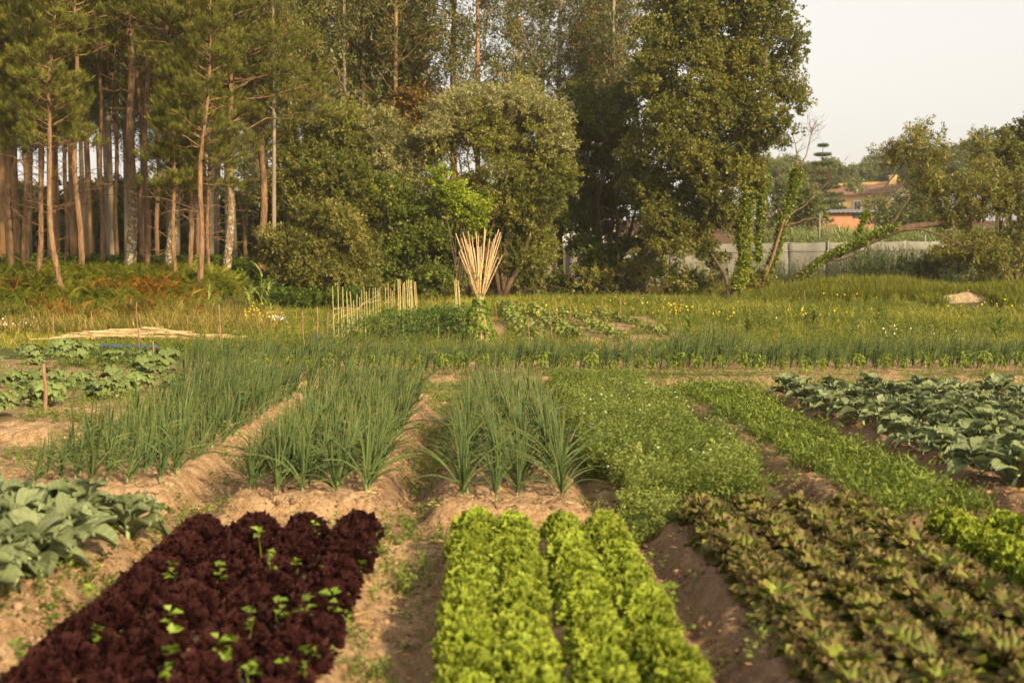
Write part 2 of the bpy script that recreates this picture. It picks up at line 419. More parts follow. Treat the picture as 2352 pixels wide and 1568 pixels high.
def spray(n, length, L, w, r, ball=.5, up=.0, droop=0.0, rvar=.25):
    """twig cluster: leaves round a short twig lying along +Y"""
    ps = []
    for i in range(n):
        a = r.uniform(0, 1); p = np.array([0, a * length, -droop * a * a * length]) + r.normal(size=3) * ball * length * .22
        d = r.normal(size=3) * .8 + np.array([0, .8, up]); d /= np.linalg.norm(d)
        s = r.uniform(.7, 1.25)
        M = frames(d[None], r.uniform(0, 6.28, 1))[0] * s
        ps.append(xf(leafq(L, w), M, p, r.uniform(-rvar, rvar)))
    return tmpl(ps)
def blade(L, w, bend, segs=4, lean=.15):
    t = np.linspace(0, 1, segs + 1); a = lean + bend * t ** 1.3
    dy = np.sin(a) * L / segs; dz = np.cos(a) * L / segs
    y = np.concatenate([[0], np.cumsum(dy[1:])]); z = np.concatenate([[0], np.cumsum(dz[1:])])
    wd = w * (1 - t ** 2 * .92) * .5
    V = np.concatenate([np.stack([-wd, y, z], -1), np.stack([wd, y, z], -1)]); n = segs + 1
    q = np.array([[i, n + i, n + i + 1, i + 1] for i in range(segs)])
    return dict(v=V, q=q, t=np.tile(t, 2), u=np.concatenate([-np.ones(n), np.ones(n)]))
def tuft(n, L, w, bend, r, segs=3, lean=(.05, .5), spread=.03):
    ps = []
    for i in range(n):
        a = r.uniform(0, 6.283)
        ps.append(xf(blade(L * r.uniform(.6, 1.1), w * r.uniform(.7, 1.2), bend * r.uniform(.3, 1.3), segs, r.uniform(*lean)), rotz(a), (r.normal() * spread, r.normal() * spread, 0), r.uniform(-.25, .25)))
    return tmpl(ps)
def sprig(r, h, nl, L, w, lean=.2):
    """upright weed stem with leaves all the way up"""
    ps = [blade(h, .006, .2, 3, lean)]
    for i in range(nl):
        a = r.uniform(.1, 1) ** .8
        d = np.array([r.normal(), r.normal(), r.uniform(.0, 1.0)]); d /= np.linalg.norm(d)
        ps.append(xf(leafq(L, w), frames(d[None], r.uniform(0, 6.28, 1))[0] * r.uniform(.6, 1.2) * (1.2 - .4 * a), (r.normal() * .02, math.sin(lean) * a * h + r.normal() * .02, a * h), r.uniform(-.3, .3)))
    return tmpl(ps)
def surf_leaf(W_, L_, nu, nt_, path, width, ruff, r, cup=.0):
    """leaf as a grid. path(t)->(out, up) in metres, width(t)->0..1, ruff=(amp, waves, power)"""
    t = np.linspace(0, 1, nt_ + 1); s = np.linspace(-1, 1, nu + 1)
    T, Sx = np.meshgrid(t, s, indexing='ij')
    o, up = path(T); w = width(T) * W_ / 2
    x = Sx * w; y = o * L_; z = up * L_
    ph = r.uniform(0, 6.28); ph2 = r.uniform(0, 6.28)
    edge = np.clip(np.maximum(np.abs(Sx) ** 2, T ** 3), 0, 1) ** ruff[2]
    wv = np.sin((Sx * 1.2 + T * .8 * np.sign(Sx)) * ruff[1] + ph) + .6 * np.sin((Sx * 2.1 - T * 1.7) * ruff[1] + ph2)
    amp = ruff[0] * edge * T ** .6
    z = z + amp * wv + cup * Sx ** 2 * w; y = y + amp * .7 * np.cos((Sx * 1.5 + T) * ruff[1] + ph2)
    V = np.stack([x, y, z], -1).reshape(-1, 3); n = nu + 1
    I = np.arange(len(V)).reshape(nt_ + 1, n)
    q = np.stack([I[:-1, :-1], I[:-1, 1:], I[1:, 1:], I[1:, :-1]], -1).reshape(-1, 4)
    return dict(v=V, q=q, t=T.ravel().copy(), u=Sx.ravel().copy())
def frilly_head(r, R=.15, H=.17, n=16, ruff=(.016, 11, .7), nu=12, nt_=6):
    ps = []
    for i in range(84):                                   # curled leaf ends all over the dome
        f = (i + .5) / 84; el = math.asin(min(.08 + .92 * f, 1)); a = i * 2.39996 + r.normal() * .2
        nv = np.array([math.cos(a) * math.cos(el), math.sin(a) * math.cos(el), math.sin(el)])
        k = r.uniform(.70, .84); p = nv * np.array([R, R, H]) * k + [0, 0, .02]
        lf = surf_leaf(.085 * R / .15, .040, 14, 3, lambda T: (T, 0 * T), lambda T: .5 + .55 * T ** .7, (ruff[0] * .8, ruff[1] * 1.0, .30), r, cup=.6)
        d = nv + r.normal(size=3) * .22
        ps.append(xf(lf, frames(d[None], r.uniform(0, 6.28, 1))[0] * r.uniform(.8, 1.15), p, r.uniform(-.25, .25)))
    for i in range(n):
        f = i / (n - 1) * .6                                # 0 outer .. 1 heart
        a = i * 2.39996 + r.normal() * .15
        el = math.radians(4 + 55 * f ** .9 + r.normal() * 5)
        L = (.108 - .02 * f) * (R / .15) * r.uniform(.88, 1.1)
        def path(T, el=el, f=f):
            e = el + (.55 - .3 * f) * (T - .4)
            return T * np.cos(e), T * np.sin(e) * (H / .15)
        lf = surf_leaf(.17 * R / .15 * (1 - .35 * f), L, nu, nt_, path, lambda T: .22 + .78 * np.clip(T * 1.5, 0, 1) ** .8, ruff, r, cup=.5)
        ps.append(xf(lf, rotz(a), (0, 0, .01 + .035 * f), r.uniform(-.2, .2)))
    return tmpl(ps)
def one(T, name, mat, m=0):
    mb = MB(); mb.scatter(T, np.zeros((1, 3)), np.eye(3)[None], np.array([.5])); return mb

# ------------------------------------------------------------------ lettuces
M_green = leafmat('lime_lettuce_leaf', [(0, (.125, .175, .018)), (.5, (.205, .265, .030)), (1, (.31, .37, .055))], trans=.32, rough=.6, spec=.10, var=.16, tip=((.34, .39, .07), .6, 1.2), warm=(1.05, 1.03, .90))
M_red = leafmat('maroon_lettuce_leaf', [(0, (.011, .004, .005)), (.6, (.023, .007, .008)), (1, (.052, .017, .015))], trans=.15, rough=.65, spec=.06, var=.2, tip=((.050, .016, .012), .5, 1.2), warm=(1, 1, 1))
M_mixed = leafmat('brown_tipped_lettuce_leaf', [(0, (.055, .075, .012)), (.5, (.125, .160, .022)), (1, (.26, .29, .055))], trans=.3, rough=.5, var=.2, tip=((.17, .095, .060), .74, 1.12), warm=(1.05, 1.0, .9))
def protos(name, mat, maker, k=4):
    out = []
    for i in range(k):
        mb = MB(); mb.scatter(maker(np.random.default_rng(100 + i * 7 + len(name))), np.zeros((1, 3)), np.eye(3)[None], np.array([.5]))
        out.append(mb.build(name, mat))
    return Proto(out)
def leafy_protos(name, mat, maker, k=4, stem=.3, sr=.008):
    out = []
    for i in range(k):
        root = bpy.data.objects.new(name, None); C.objects.link(root)
        mb = MB(); mb.scatter(maker(np.random.default_rng(150 + i * 7 + len(name))), np.zeros((1, 3)), np.eye(3)[None], np.array([.5])); mb.build('foliage', mat, root)
        st = MB(); st.tube([(0, 0, -.03), (.01, 0, stem * .5), (0, .01, stem)], [sr, sr * .8, sr * .5], 5); st.build('stem', M_stem, root); out.append(root)
    return Proto(out)
def head_rows(pr, x0, x1, ncol, ynear, yfar, dy, lab, cat, group, hscale=1.0, jit=.012, near_end='the onion bed'):
    xs = x0 if isinstance(x0, list) else np.linspace(x0, x1, ncol); n = int(round((yfar - ynear) / dy)) + 1
    for j in range(n):
        y = yfar - j * dy
        for i, x in enumerate(xs):
            o = pr.get()
            px = x + random.gauss(0, jit); py = y + random.gauss(0, jit) + (.02 if i % 2 else 0)
            put(o, (px, py, float(ground(px, py)) - .005), random.uniform(0, 6.28), hscale * random.uniform(.93, 1.07))
            tag(o, lab.format(col=ORD[i], row=ordw(j)), cat, group)
    pr.clear()
head_rows(protos('curly_green_lettuce', M_green, lambda r: frilly_head(r, R=.146, H=.165)), [-.08, .18, .51, .77], None, 4, 4.5, 8.28, .30,
          'lime curly lettuce, {col} column from the maroon bed, {row} row from the onions', 'lettuce', 'lime green lettuces in the middle bed')
head_rows(protos('curly_red_lettuce', M_red, lambda r: frilly_head(r, R=.152, H=.165, n=16, ruff=(.014, 13, .7))), [-1.82, -1.49, -1.16, -.83], None, 4, 4.4, 8.25, .31,
          'dark maroon curly lettuce, {col} column from the left, {row} row from the onions', 'lettuce', 'maroon lettuces in the left bed')
def oak_head(r):
    ps = []
    n = 36
    for i in range(n):
        f = i / (n - 1); a = i * 2.39996 + r.normal() * .2; el = math.radians(6 + 62 * f + r.normal() * 9)
        L = (.19 - .06 * f) * r.uniform(.85, 1.12)
        lf = surf_leaf(.125 * (1 - .2 * f), L, 12, 8, lambda T, el=el: (T * np.cos(el + .3 - .6 * T), T * np.sin(el + .3 - .6 * T) * 1.1),
                       lambda T: (.3 + .7 * np.clip(T * 1.3, 0, 1)) * (1 + .22 * np.sin(T * 16)) * np.where(T > .97, .85, 1), (.017, 9, .6), r, cup=.3)
        ps.append(xf(lf, rotz(a), (0, 0, .01 + .02 * f), r.uniform(-.35, .35)))
    return tmpl(ps)
head_rows(protos('brown_tipped_lettuce', M_mixed, oak_head), 1.50, 2.56, 4, 4.4, 8.85, .275,
          'brown-tipped lettuce, {col} column from the dark furrow, {row} row from its weedy end', 'lettuce', 'brown tipped lettuces right of the dark furrow', 1.1)
head_rows(protos('curly_green_lettuce', M_green, lambda r: frilly_head(r, R=.155, H=.19)), 3.02, 4.1, 4, 5.4, 8.15, .27,
          'lime lettuce in the far right bed, {col} column from its left, {row} row back', 'lettuce', 'lime green lettuces in the far right bed')

# ------------------------------------------------------------------ cabbages (big blue-green leaves)
M_cab = leafmat('cabbage_leaf', [(0, (.085, .11, .045)), (.5, (.145, .175, .080)), (1, (.22, .25, .125))], trans=.15, rough=.6, spec=.2, var=.14, vein=((.24, .29, .17), .04, 7), tsat=1.4, warm=(1.02, 1, .95))
M_stem = plain('pale_green_stem', (.22, .30, .12), (.33, .40, .18), 30)
def cabbage(r, n=15, size=.92):
    root = bpy.data.objects.new('cabbage_plant', None); C.objects.link(root)
    ps = []; st = MB()
    st.tube([(0, 0, -.03), (.004, .004, .06), (0, 0, .15 * size)], [.022, .02, .014], 7)
    for i in range(n):
        f = i / (n - 1); a = i * 2.39996 + r.normal() * .25; el = math.radians(28 + 48 * f + r.normal() * 8); L = (.42 - .14 * f) * size * r.uniform(.85, 1.1)
        z0 = .05 + .09 * f
        bend = r.uniform(.7, 1.2)
        def path(T, el=el, bend=bend):
            e = el - bend * (np.clip(T - .45, 0, 1)) ** 1.2
            return T * np.cos(e), np.where(T < .45, T * math.sin(el), .45 * math.sin(el) + (T - .45) * np.sin(e - .25))
        lf = surf_leaf(.235 * size, L, 12, 12, path, lambda T: np.where(T < .3, .10 + .25 * T, .10 + .9 * np.sin(np.clip((T - .24) / .80, 0, 1) * np.pi) ** .55), (.024 * size, 6.5, .9), r, cup=r.uniform(.1, .8))
        ps.append(xf(lf, rotz(a), (0, 0, z0), r.uniform(-.3, .3)))
    mb = MB(); mb.scatter(tmpl(ps), np.zeros((1, 3)), np.eye(3)[None], np.array([.5])); mb.build('foliage', M_cab, root)
    st.build('stem', M_stem, root)
    return root
cp = Proto([cabbage(np.random.default_rng(300 + i), 15 + i % 3) for i in range(5)])
xs = [4.22, 4.75, 5.3, 5.85, 6.4, 6.95]
for j in range(15):
    y = 17.4 - j * .52
    for i, x in enumerate(xs):
        if x > y * .44 + .5: continue
        px, py = x + random.gauss(0, .05), y + random.gauss(0, .06) + (.2 if i % 2 else 0)
        o = put(cp.get(), (px, py, float(ground(px, py))), random.uniform(0, 6.28), random.uniform(.60, .90), (random.gauss(0, .12), random.gauss(0, .12)))
        tag(o, f'blue-green cabbage in the right bed, {ORD[i]} row from the herbs, {ordw(j)} from the back', 'cabbage', 'cabbages in the right bed')
k = 0
for (u, v) in [(292, 1205), (185, 1205), (120, 1195), (60, 1235), (140, 1262), (30, 1200), (-5, 1270), (60, 1300), (-25, 1330), (-60, 1240), (-80, 1380), (-40, 1195)]:
    g = G(u, v + 22, .05)
    o = put(cp.get(), (g[0], g[1], float(ground(g[0], g[1]))), random.uniform(0, 6.28), (.92 if k else .82) * random.uniform(.9, 1.05), (random.gauss(0, .1), random.gauss(0, .1)))
    tag(o, 'pale green cabbage standing alone at the end of the left bed' if k == 0 else f'pale green cabbage in the left bed, {ordw(k - 1)} nearest the lone end one', 'cabbage', 'cabbages in the left bed')
    k += 1
cp.clear()

# ------------------------------------------------------------------ onions
M_onion = leafmat('onion_leaf', [(0, (.034, .068, .024)), (.5, (.064, .108, .040)), (1, (.13, .17, .060))], trans=.15, rough=.55, spec=.22, var=.2, tip=((.36, .30, .10), .85, 1.25), warm=(1.14, 1.04, .80))
M_bulb = plain('pale_onion_neck', (.15, .22, .07), (.28, .33, .14), 40)
def onion_tmpl(r, n, L, lean=0.0, flop=.22):
    v = MB(); parts = []
    for i in range(n):
        a = r.uniform(0, 6.28); l = L * r.uniform(.62, 1.05); s = np.linspace(0, 1, 8)
        fl = r.uniform() < flop
        th = (r.uniform(.0, .13) + (r.uniform(.05, .35) * s ** 2 if not fl else r.uniform(.9, 1.9) * s ** .8))
        k = 0.0
        if not fl and r.uniform() < .25: kk = r.uniform(.5, .8); th = th + np.where(s > kk, r.uniform(.5, 1.6), 0)
        do = np.sin(th) * l / 7; dz = np.cos(th) * l / 7
        o = np.concatenate([[0], np.cumsum(do[1:])]); z = np.concatenate([[0], np.cumsum(dz[1:])])
        z = np.maximum(z, -.03 + .01 * i)
        p = np.stack([np.cos(a) * o + lean * z * .6, np.sin(a) * o, z + .015], -1)
        rad = .0062 * r.uniform(.8, 1.15) * np.array([.75, 1, 1.1, 1.05, .95, .75, .5, .12])
        parts.append((p, rad, np.clip(.5 + r.uniform(-.35, .35), 0, 1)))
    for p, rad, rr in parts: v.tube(p, rad, 5, rnd=rr, cap=False)
    A = np.concatenate(v.a)
    return dict(v=np.concatenate(v.v), q=np.concatenate(v.q), t=A[:, 1], u=A[:, 2], r=A[:, 0] - .5)
def onion_things(name, seeds, n, L, lean, flop):
    out = []
    for sd_ in seeds:
        T = onion_tmpl(np.random.default_rng(sd_), n, L, lean, flop)
        root = bpy.data.objects.new(name, None); C.objects.link(root)
        mb = MB(); mb.scatter(T, np.zeros((1, 3)), np.eye(3)[None], np.array([.5])); mb.build('foliage', M_onion, root)
        b = MB(); b.tube([(0, 0, -.02), (0, 0, .01), (0, 0, .035), (0, 0, .06)], [.007, .010, .008, .006], 7); b.build('neck', M_bulb, root)
        out.append(root)
    return Proto(out)
rest = []      # the onions past the 300 nearest
def onion_bed(pr, xs, y0, y1, dy, nind, where, group, L=1.0):
    n = int((y1 - y0) / dy); c = 0
    for j in range(n):
        for i, x in enumerate(xs):
            px, py = x + random.gauss(0, .03), y0 + j * dy + random.gauss(0, .045)
            z = float(ground(px, py))
            if c < nind:
                tag(put(pr.get(), (px, py, z), random.uniform(-.9, .9), L * random.uniform(.68, 1.15), (random.gauss(0, .09), random.gauss(.02, .09))),
                    f'onion in the {where}, {ORD[i]} from its left, {ordw(j)} row back', 'onion plant', group)
            else: rest.append((px, py, z, L))
            c += 1
    pr.clear()
onion_bed(onion_things('onion_plant', range(400, 406), 20, .68, .0, .22), np.linspace(-.16, .54, 4), 9.62, 15.6, .21, 110, 'bed behind the lime lettuces', 'onions behind the lime lettuces')
onion_bed(onion_things('onion_plant', range(410, 416), 17, .60, .12, .30), np.linspace(-1.84, -.92, 5), 9.85, 17.2, .20, 105, 'bed behind the maroon lettuces', 'onions behind the maroon lettuces')
onion_bed(onion_things('onion_plant', range(420, 426), 15, .56, .18, .28), np.linspace(-3.66, -2.62, 5), 10.3, 17.6, .225, 85, 'leftmost onion bed', 'onions in the leftmost onion bed')
def mass_onions():
    mb = MB(); Ts = [onion_tmpl(np.random.default_rng(440 + i), 11, .62, .25, .15) for i in range(6)]
    pts = [p for p in rest]
    for x in np.arange(-5.2, 13.5, .14):
        for r_, yy in enumerate((21.9, 22.3, 22.7, 23.2)):
            if random.random() < .12: continue
            px = x + random.gauss(0, .05); py = yy + random.gauss(0, .08) + .05 * x
            pts.append((px, py, float(ground(px, py)), random.uniform(.8, 1.15) * (1.25 if 3.2 < x < 4.5 else 1)))
    for x in np.arange(-4.3, -2.0, .2):
        for yy in (18.2, 18.6, 19.0): pts.append((x + random.gauss(0, .05) - (yy - 18) * .1, yy, 0.02, .95))
    A = np.array(pts); k = rng.integers(0, 6, len(A))
    for i in range(6):
        B = A[k == i]; sc = B[:, 3] * rng.uniform(.85, 1.15, len(B))
        mb.scatter(Ts[i], B[:, :3], rotz(rng.uniform(-.6, .6, len(B))) * sc[:, None, None], rng.uniform(.3, .7, len(B)))
    tag(mb.build('onion_plants', M_onion), 'green onion leaves further back in the beds and in the cross bed beyond the path', kind='stuff')
mass_onions()

# ------------------------------------------------------------------ squash plants on the left
M_sq = leafmat('squash_leaf', [(0, (.05, .085, .02)), (.5, (.085, .13, .035)), (1, (.14, .19, .06))], trans=.22, rough=.6, var=.12, big=(26, (.24, .29, .16), .45), vein=((.17, .23, .10), .03, 4))
def squash(r):
    root = bpy.data.objects.new('squash_plant', None); C.objects.link(root); mb = MB(); st = MB()
    n = 24; ps = []
    for i in range(n):
        a = i * 2.39996 + r.normal() * .3; h = r.uniform(.10, .40); o = r.uniform(.05, .42)
        tip = np.array([math.cos(a) * o, math.sin(a) * o, h])
        st.tube([(0, 0, .0), tip * np.array([.5, .5, .65]), tip], [.011, .009, .007], 5)
        k = 14; W_ = r.uniform(.10, .155)
        th = np.linspace(-math.pi * .93, math.pi * .93, k * 2 + 1)
        lob = 1 + .17 * np.cos(th * 5) - .1 * np.abs(th / math.pi) ** 3
        rings = []
        for f in (.0, .35, .7, 1.0):
            rr = W_ * f * (lob if f > .5 else 1); wav = .018 * f ** 2 * np.sin(th * 9 + i)
            rings.append(np.stack([np.sin(th) * rr, np.cos(th) * rr + .0, -.10 * W_ * 3 * f ** 2 + wav + .03 * f * np.abs(np.sin(th * 2.5))], -1))
        V = np.concatenate(rings); m_ = len(th); I = np.arange(4 * m_).reshape(4, m_)
        q = np.stack([I[:-1, :-1], I[:-1, 1:], I[1:, 1:], I[1:, :-1]], -1).reshape(-1, 4)
        d = dict(v=V, q=q, t=np.repeat([0, .35, .7, 1.0], m_), u=np.tile(((th + np.pi) * 5 / (2 * np.pi)) % 1 - .5, 4))
        tiltv = r.uniform(.2, .9)
        ps.append(xf(d, rotz(a - math.pi / 2) @ rotx(-tiltv), tip, r.uniform(-.3, .3)))
    mb.scatter(tmpl(ps), np.zeros((1, 3)), np.eye(3)[None], np.array([.5])); mb.build('foliage', M_sq, root)
    st.build('stalks', M_stem, root)
    return root
sp = Proto([squash(np.random.default_rng(500 + i)) for i in range(4)])
rows = [('nearer squash row', [(x, y) for x, y in zip(np.linspace(-6.3, -4.7, 7), np.linspace(13.6, 19.2, 7))]),
        ('middle squash row', [(x, y) for x, y in zip(np.linspace(-8.6, -5.6, 10), np.linspace(17.0, 22.5, 10))]),
        ('farther squash row', [(x, y) for x, y in zip(np.linspace(-11.5, -6.9, 10), np.linspace(20.5, 26.0, 10))]),
        ('farthest squash row', [(x, y) for x, y in zip(np.linspace(-13.0, -8.5, 9), np.linspace(23.5, 27.5, 9))])]
for nm, pp in rows:
    for j, (x, y) in enumerate(pp):
        x += random.gauss(0, .12); y += random.gauss(0, .15)
        tag(put(sp.get(), (x, y, float(ground(x, y))), random.uniform(0, 6.28), random.uniform(.62, .9)),
            f'mottled broad-leaved squash plant, {ORD[j]} from the left in the {nm}', 'squash plant', 'squash plants on the left')
sp.clear()

# ------------------------------------------------------------------ low weeds, herbs, small plants
M_weed = leafmat('weed_leaf', [(0, (.075, .115, .022)), (.5, (.135, .185, .042)), (1, (.24, .29, .085))], trans=.35, rough=.6, var=0, warm=(1.12, 1.04, .84))
M_weed_d = leafmat('darker_weed_leaf', [(0, (.05, .09, .014)), (.5, (.09, .135, .022)), (1, (.16, .21, .04))], trans=.3, rough=.6, var=0)
M_herb = leafmat('herb_leaf', [(0, (.055, .092, .015)), (.5, (.105, .152, .026)), (1, (.21, .26, .06))], trans=.3, rough=.5, var=.12)
M_pep = leafmat('pepper_leaf', [(0, (.09, .14, .018)), (.5, (.15, .205, .03)), (1, (.25, .30, .06))], trans=.35, rough=.5, var=.15)
M_tom = leafmat('tomato_leaf', [(0, (.045, .085, .018)), (.5, (.075, .125, .028)), (1, (.12, .18, .045))], trans=.25, rough=.6, var=.15)
M_bean = leafmat('bean_leaf', [(0, (.12, .21, .03)), (.5, (.20, .31, .05)), (1, (.33, .43, .10))], trans=.4, rough=.5, var=.12)
M_potato = leafmat('grey_green_leaf', [(0, (.11, .16, .045)), (.5, (.19, .245, .075)), (1, (.31, .35, .14))], trans=.25, rough=.6, var=.1)
M_white = plain('white_petal', (.7, .7, .62), (.85, .85, .78), 30)
M_yel = plain('yellow_petal', (.75, .50, .02), (.85, .62, .04), 30)
M_org = plain('orange_petal', (.75, .25, .02), (.8, .33, .03), 30)
def scatter_stuff(name, label, mat, Ts, pts, sc=(.8, 1.2), rnd=(.2, .8), tilt=.15, zoff=0.0, noise_rnd=None):
    mb = MB(); pts = np.asarray(pts, float)
    z = ground(pts[:, 0], pts[:, 1]) + zoff
    pos = np.stack([pts[:, 0], pts[:, 1], z], -1); n = len(pos)
    k = rng.integers(0, len(Ts), n); s = rng.uniform(sc[0], sc[1], n)
    if pts.shape[1] > 2: s = s * pts[:, 2]
    M = rotz(rng.uniform(0, 6.28, n)) @ rotx(rng.normal(0, tilt, n)) * s[:, None, None]
    rr = rng.uniform(*rnd, n)
    if noise_rnd: rr = np.clip(rr + (fbm(pos[:, 0] * noise_rnd, pos[:, 1] * noise_rnd, 77, 3) - .5) * 1.2, 0, 1)
    for i, T in enumerate(Ts):
        mb.scatter(T, pos[k == i], M[k == i], rr[k == i])
    o = mb.build(name, mat); return tag(o, label, kind='stuff')
def uni(n, x0, x1, y0, y1, f=None):
    p = np.stack([rng.uniform(x0, x1, n), rng.uniform(y0, y1, n)], -1)
    if f is not None: p = p[f(p)]
    return p
R0 = np.random.default_rng(11)
T_weed = [sprig(R0, R0.uniform(.26, .42), 34, .045, .018, R0.uniform(0, .3)) for _ in range(8)]
T_weedlow = [sprig(R0, R0.uniform(.10, .18), 16, .045, .02, R0.uniform(0, .6)) for _ in range(6)]
T_seed = [tmpl([xf(leafq(.035, .022), rotz(R0.uniform(0, 6.28)) @ rotx(R0.uniform(0, .6)), (R0.normal() * .03, R0.normal() * .03, .015 + R0.uniform(0, .03)), R0.uniform(-.3, .3)) for _ in range(9)]) for _ in range(5)]
edge = lambda p: (p[:, 0] > .95 + .12 * np.sin(p[:, 1] * 2.1)) & (p[:, 0] < 2.2 + .1 * np.sin(p[:, 1] * 1.7 + 1))
P_w = uni(5200, .8, 2.4, 9.5, 19.4, edge)
P_w = np.column_stack([P_w, .5 + .65 * fbm(P_w[:, 0] * 1.8, P_w[:, 1] * 1.8, 201, 3)])
scatter_stuff('weeds', 'dense feathery light green weeds filling the bed right of the onions', M_weed, T_weed, P_w, (.8, 1.2), noise_rnd=1.2)
f_ = uni(180, .9, 2.2, 9.7, 17)
mbf = MB(); Tf = tmpl([xf(leafq(.012, .010), rotz(a), (0, 0, 0)) for a in (0, 1.26, 2.5, 3.77, 5.0)])
z = ground(f_[:, 0], f_[:, 1]) + rng.uniform(.24, .38, len(f_))
mbf.scatter(Tf, np.column_stack([f_, z]), rotz(rng.uniform(0, 6, len(f_))) @ rotx(rng.normal(0, .4, len(f_))), np.full(len(f_), .5))
tag(mbf.build('white_blossom', M_white), 'tiny white blossoms sprinkled over the feathery weeds', kind='stuff')
# scattered low weeds on paths and between beds
f1 = lambda p: fbm(p[:, 0] * 1.3, p[:, 1] * 1.3, 91, 3) > .50
W1 = np.concatenate([uni(900, -.75, -.35, 5, 19, f1), uni(500, -2.5, -1.95, 5, 18, f1), uni(2600, -6.8, -3.7, 9.5, 20, lambda p: fbm(p[:, 0] * 1.0, p[:, 1] * 1.0, 93, 3) > .52),
                     uni(5200, -4.5, 9.5, 18.6, 21.4, lambda p: fbm(p[:, 0] * .9, p[:, 1] * 1.5, 96, 3) > .44), uni(700, 1.0, 1.4, 8.6, 9.6), uni(200, .95, 1.3, 4.5, 8.6, lambda p: fbm(p[:, 0] * 3, p[:, 1] * 3, 97, 3) > .62),
                     uni(2200, -12, -6, 14, 28, f1), uni(500, 2.3, 2.7, 9, 19, f1), uni(700, -.8, 9, 8.6, 9.5, lambda p: fbm(p[:, 0] * 2, p[:, 1] * 2, 94, 3) > .6)])
scatter_stuff('low_weeds', 'small low weeds growing on the soil paths between the beds', M_weed, T_weedlow, W1, (.4, .95), noise_rnd=.6)
W2 = np.concatenate([uni(2500, -4.2, 3.8, 4.8, 20, lambda p: (bedmask(p[:, 0], p[:, 1])[1] < .6) & (fbm(p[:, 0] * 2, p[:, 1] * 2, 95, 3) > .48)), uni(900, -4.3, -2.2, 5, 10)])
scatter_stuff('seedling_weeds', 'tiny seedling weeds dotted over bare soil', M_herb, T_seed, W2, (.6, 1.3))
# belt of weeds between the cross bed and the stakes, and behind
W3 = np.concatenate([uni(15000, -8, 16, 23.6, 31.5, lambda p: fbm(p[:, 0] * .7, p[:, 1] * .9, 98, 3) > .40)])
M_weed_m = leafmat('mixed_weed_leaf', [(0, (.05, .085, .015)), (.5, (.11, .15, .028)), (.8, (.19, .22, .05)), (1, (.30, .29, .10))], trans=.3, rough=.6, var=0)
scatter_stuff('field_weeds', 'low mixed weeds covering the field beyond the cross bed', M_weed_m, T_weedlow + T_weed[:2], W3, (.5, 1.15), noise_rnd=.5)
T_clod = []
for _ in range(6):
    v = np.array([(x, y, z) for x in (-1, 1) for y in (-1, 1) for z in (-1, 1)], float) * .5 * R0.uniform(.6, 1.2, (8, 3))
    T_clod.append(dict(v=v, q=np.array([[0, 1, 3, 2], [4, 6, 7, 5], [0, 4, 5, 1], [2, 3, 7, 6], [0, 2, 6, 4], [1, 5, 7, 3]]), t=np.zeros(8), u=np.zeros(8), r=R0.uniform(-.1, .1, 8)))
M_clod = leafmat('soil_crumbs', [(0, (.09, .052, .030)), (.5, (.20, .125, .07)), (1, (.36, .24, .14))], trans=0.0, warm=(1, 1, 1), rough=.95, spec=.1, var=0)
def bare(p): return (p[:, 0] > -6.5) & ~((p[:, 0] > 1) & (p[:, 0] < 2.2) & (p[:, 1] > 9.5)) & ~((p[:, 0] > -.1) & (p[:, 0] < .85) & (p[:, 1] < 8.4)) & ~((p[:, 0] > -1.85) & (p[:, 0] < -.8) & (p[:, 1] < 8.4))
Pc = np.concatenate([uni(24000, -4.2, 4.3, 4.6, 11, bare), uni(16000, -5.5, 5.5, 9, 20, bare)])
Pc = np.column_stack([Pc, .007 + .030 * rng.uniform(0, 1, len(Pc)) ** 5])
scatter_stuff('soil_crumbs', 'crumbs and clods of earth lying on the bare soil between the beds', M_clod, T_clod, Pc, (.7, 1.3), tilt=.8, zoff=.002, rnd=(.2, .9), noise_rnd=1.5)
M_straw = leafmat('plant_litter', [(0, (.12, .07, .035)), (.5, (.33, .23, .12)), (1, (.55, .42, .24))], trans=.1, rough=.8, var=0)
T_lit = [tmpl([xf(leafq(.05, .006, 0, .1), frames(np.array([[R0.normal(), R0.normal(), .12]]), R0.uniform(0, 6, 1))[0], (0, 0, .006), R0.uniform(-.2, .2))]) for _ in range(4)] + [tmpl([xf(leafq(.03, .02, .3, .1), rotx(.1), (0, 0, .008))])]
scatter_stuff('plant_litter', 'bits of straw and dry leaf scattered on the paths', M_straw, T_lit, np.concatenate([uni(3500, -1.0, -.1, 4.6, 19), uni(4200, -4.2, 4.3, 4.6, 12, bare), uni(3000, -6, 5, 12, 21, bare)]), (.5, 1.5), tilt=.15, zoff=.004, rnd=(.1, .9))
M_yleaf = leafmat('yellowed_leaf', [(0, (.35, .22, .04)), (1, (.55, .40, .08))], trans=.3, rough=.7, var=0)
scatter_stuff('fallen_leaves', 'yellowed leaves lying on the dark soil below the right-hand cabbages', M_yleaf, [tmpl([xf(leafq(.10, .06, .3, .3), rotx(.3), (0, 0, .02))])], uni(46, 3.75, 4.25, 9.5, 17), (.6, 1.2), tilt=.4)
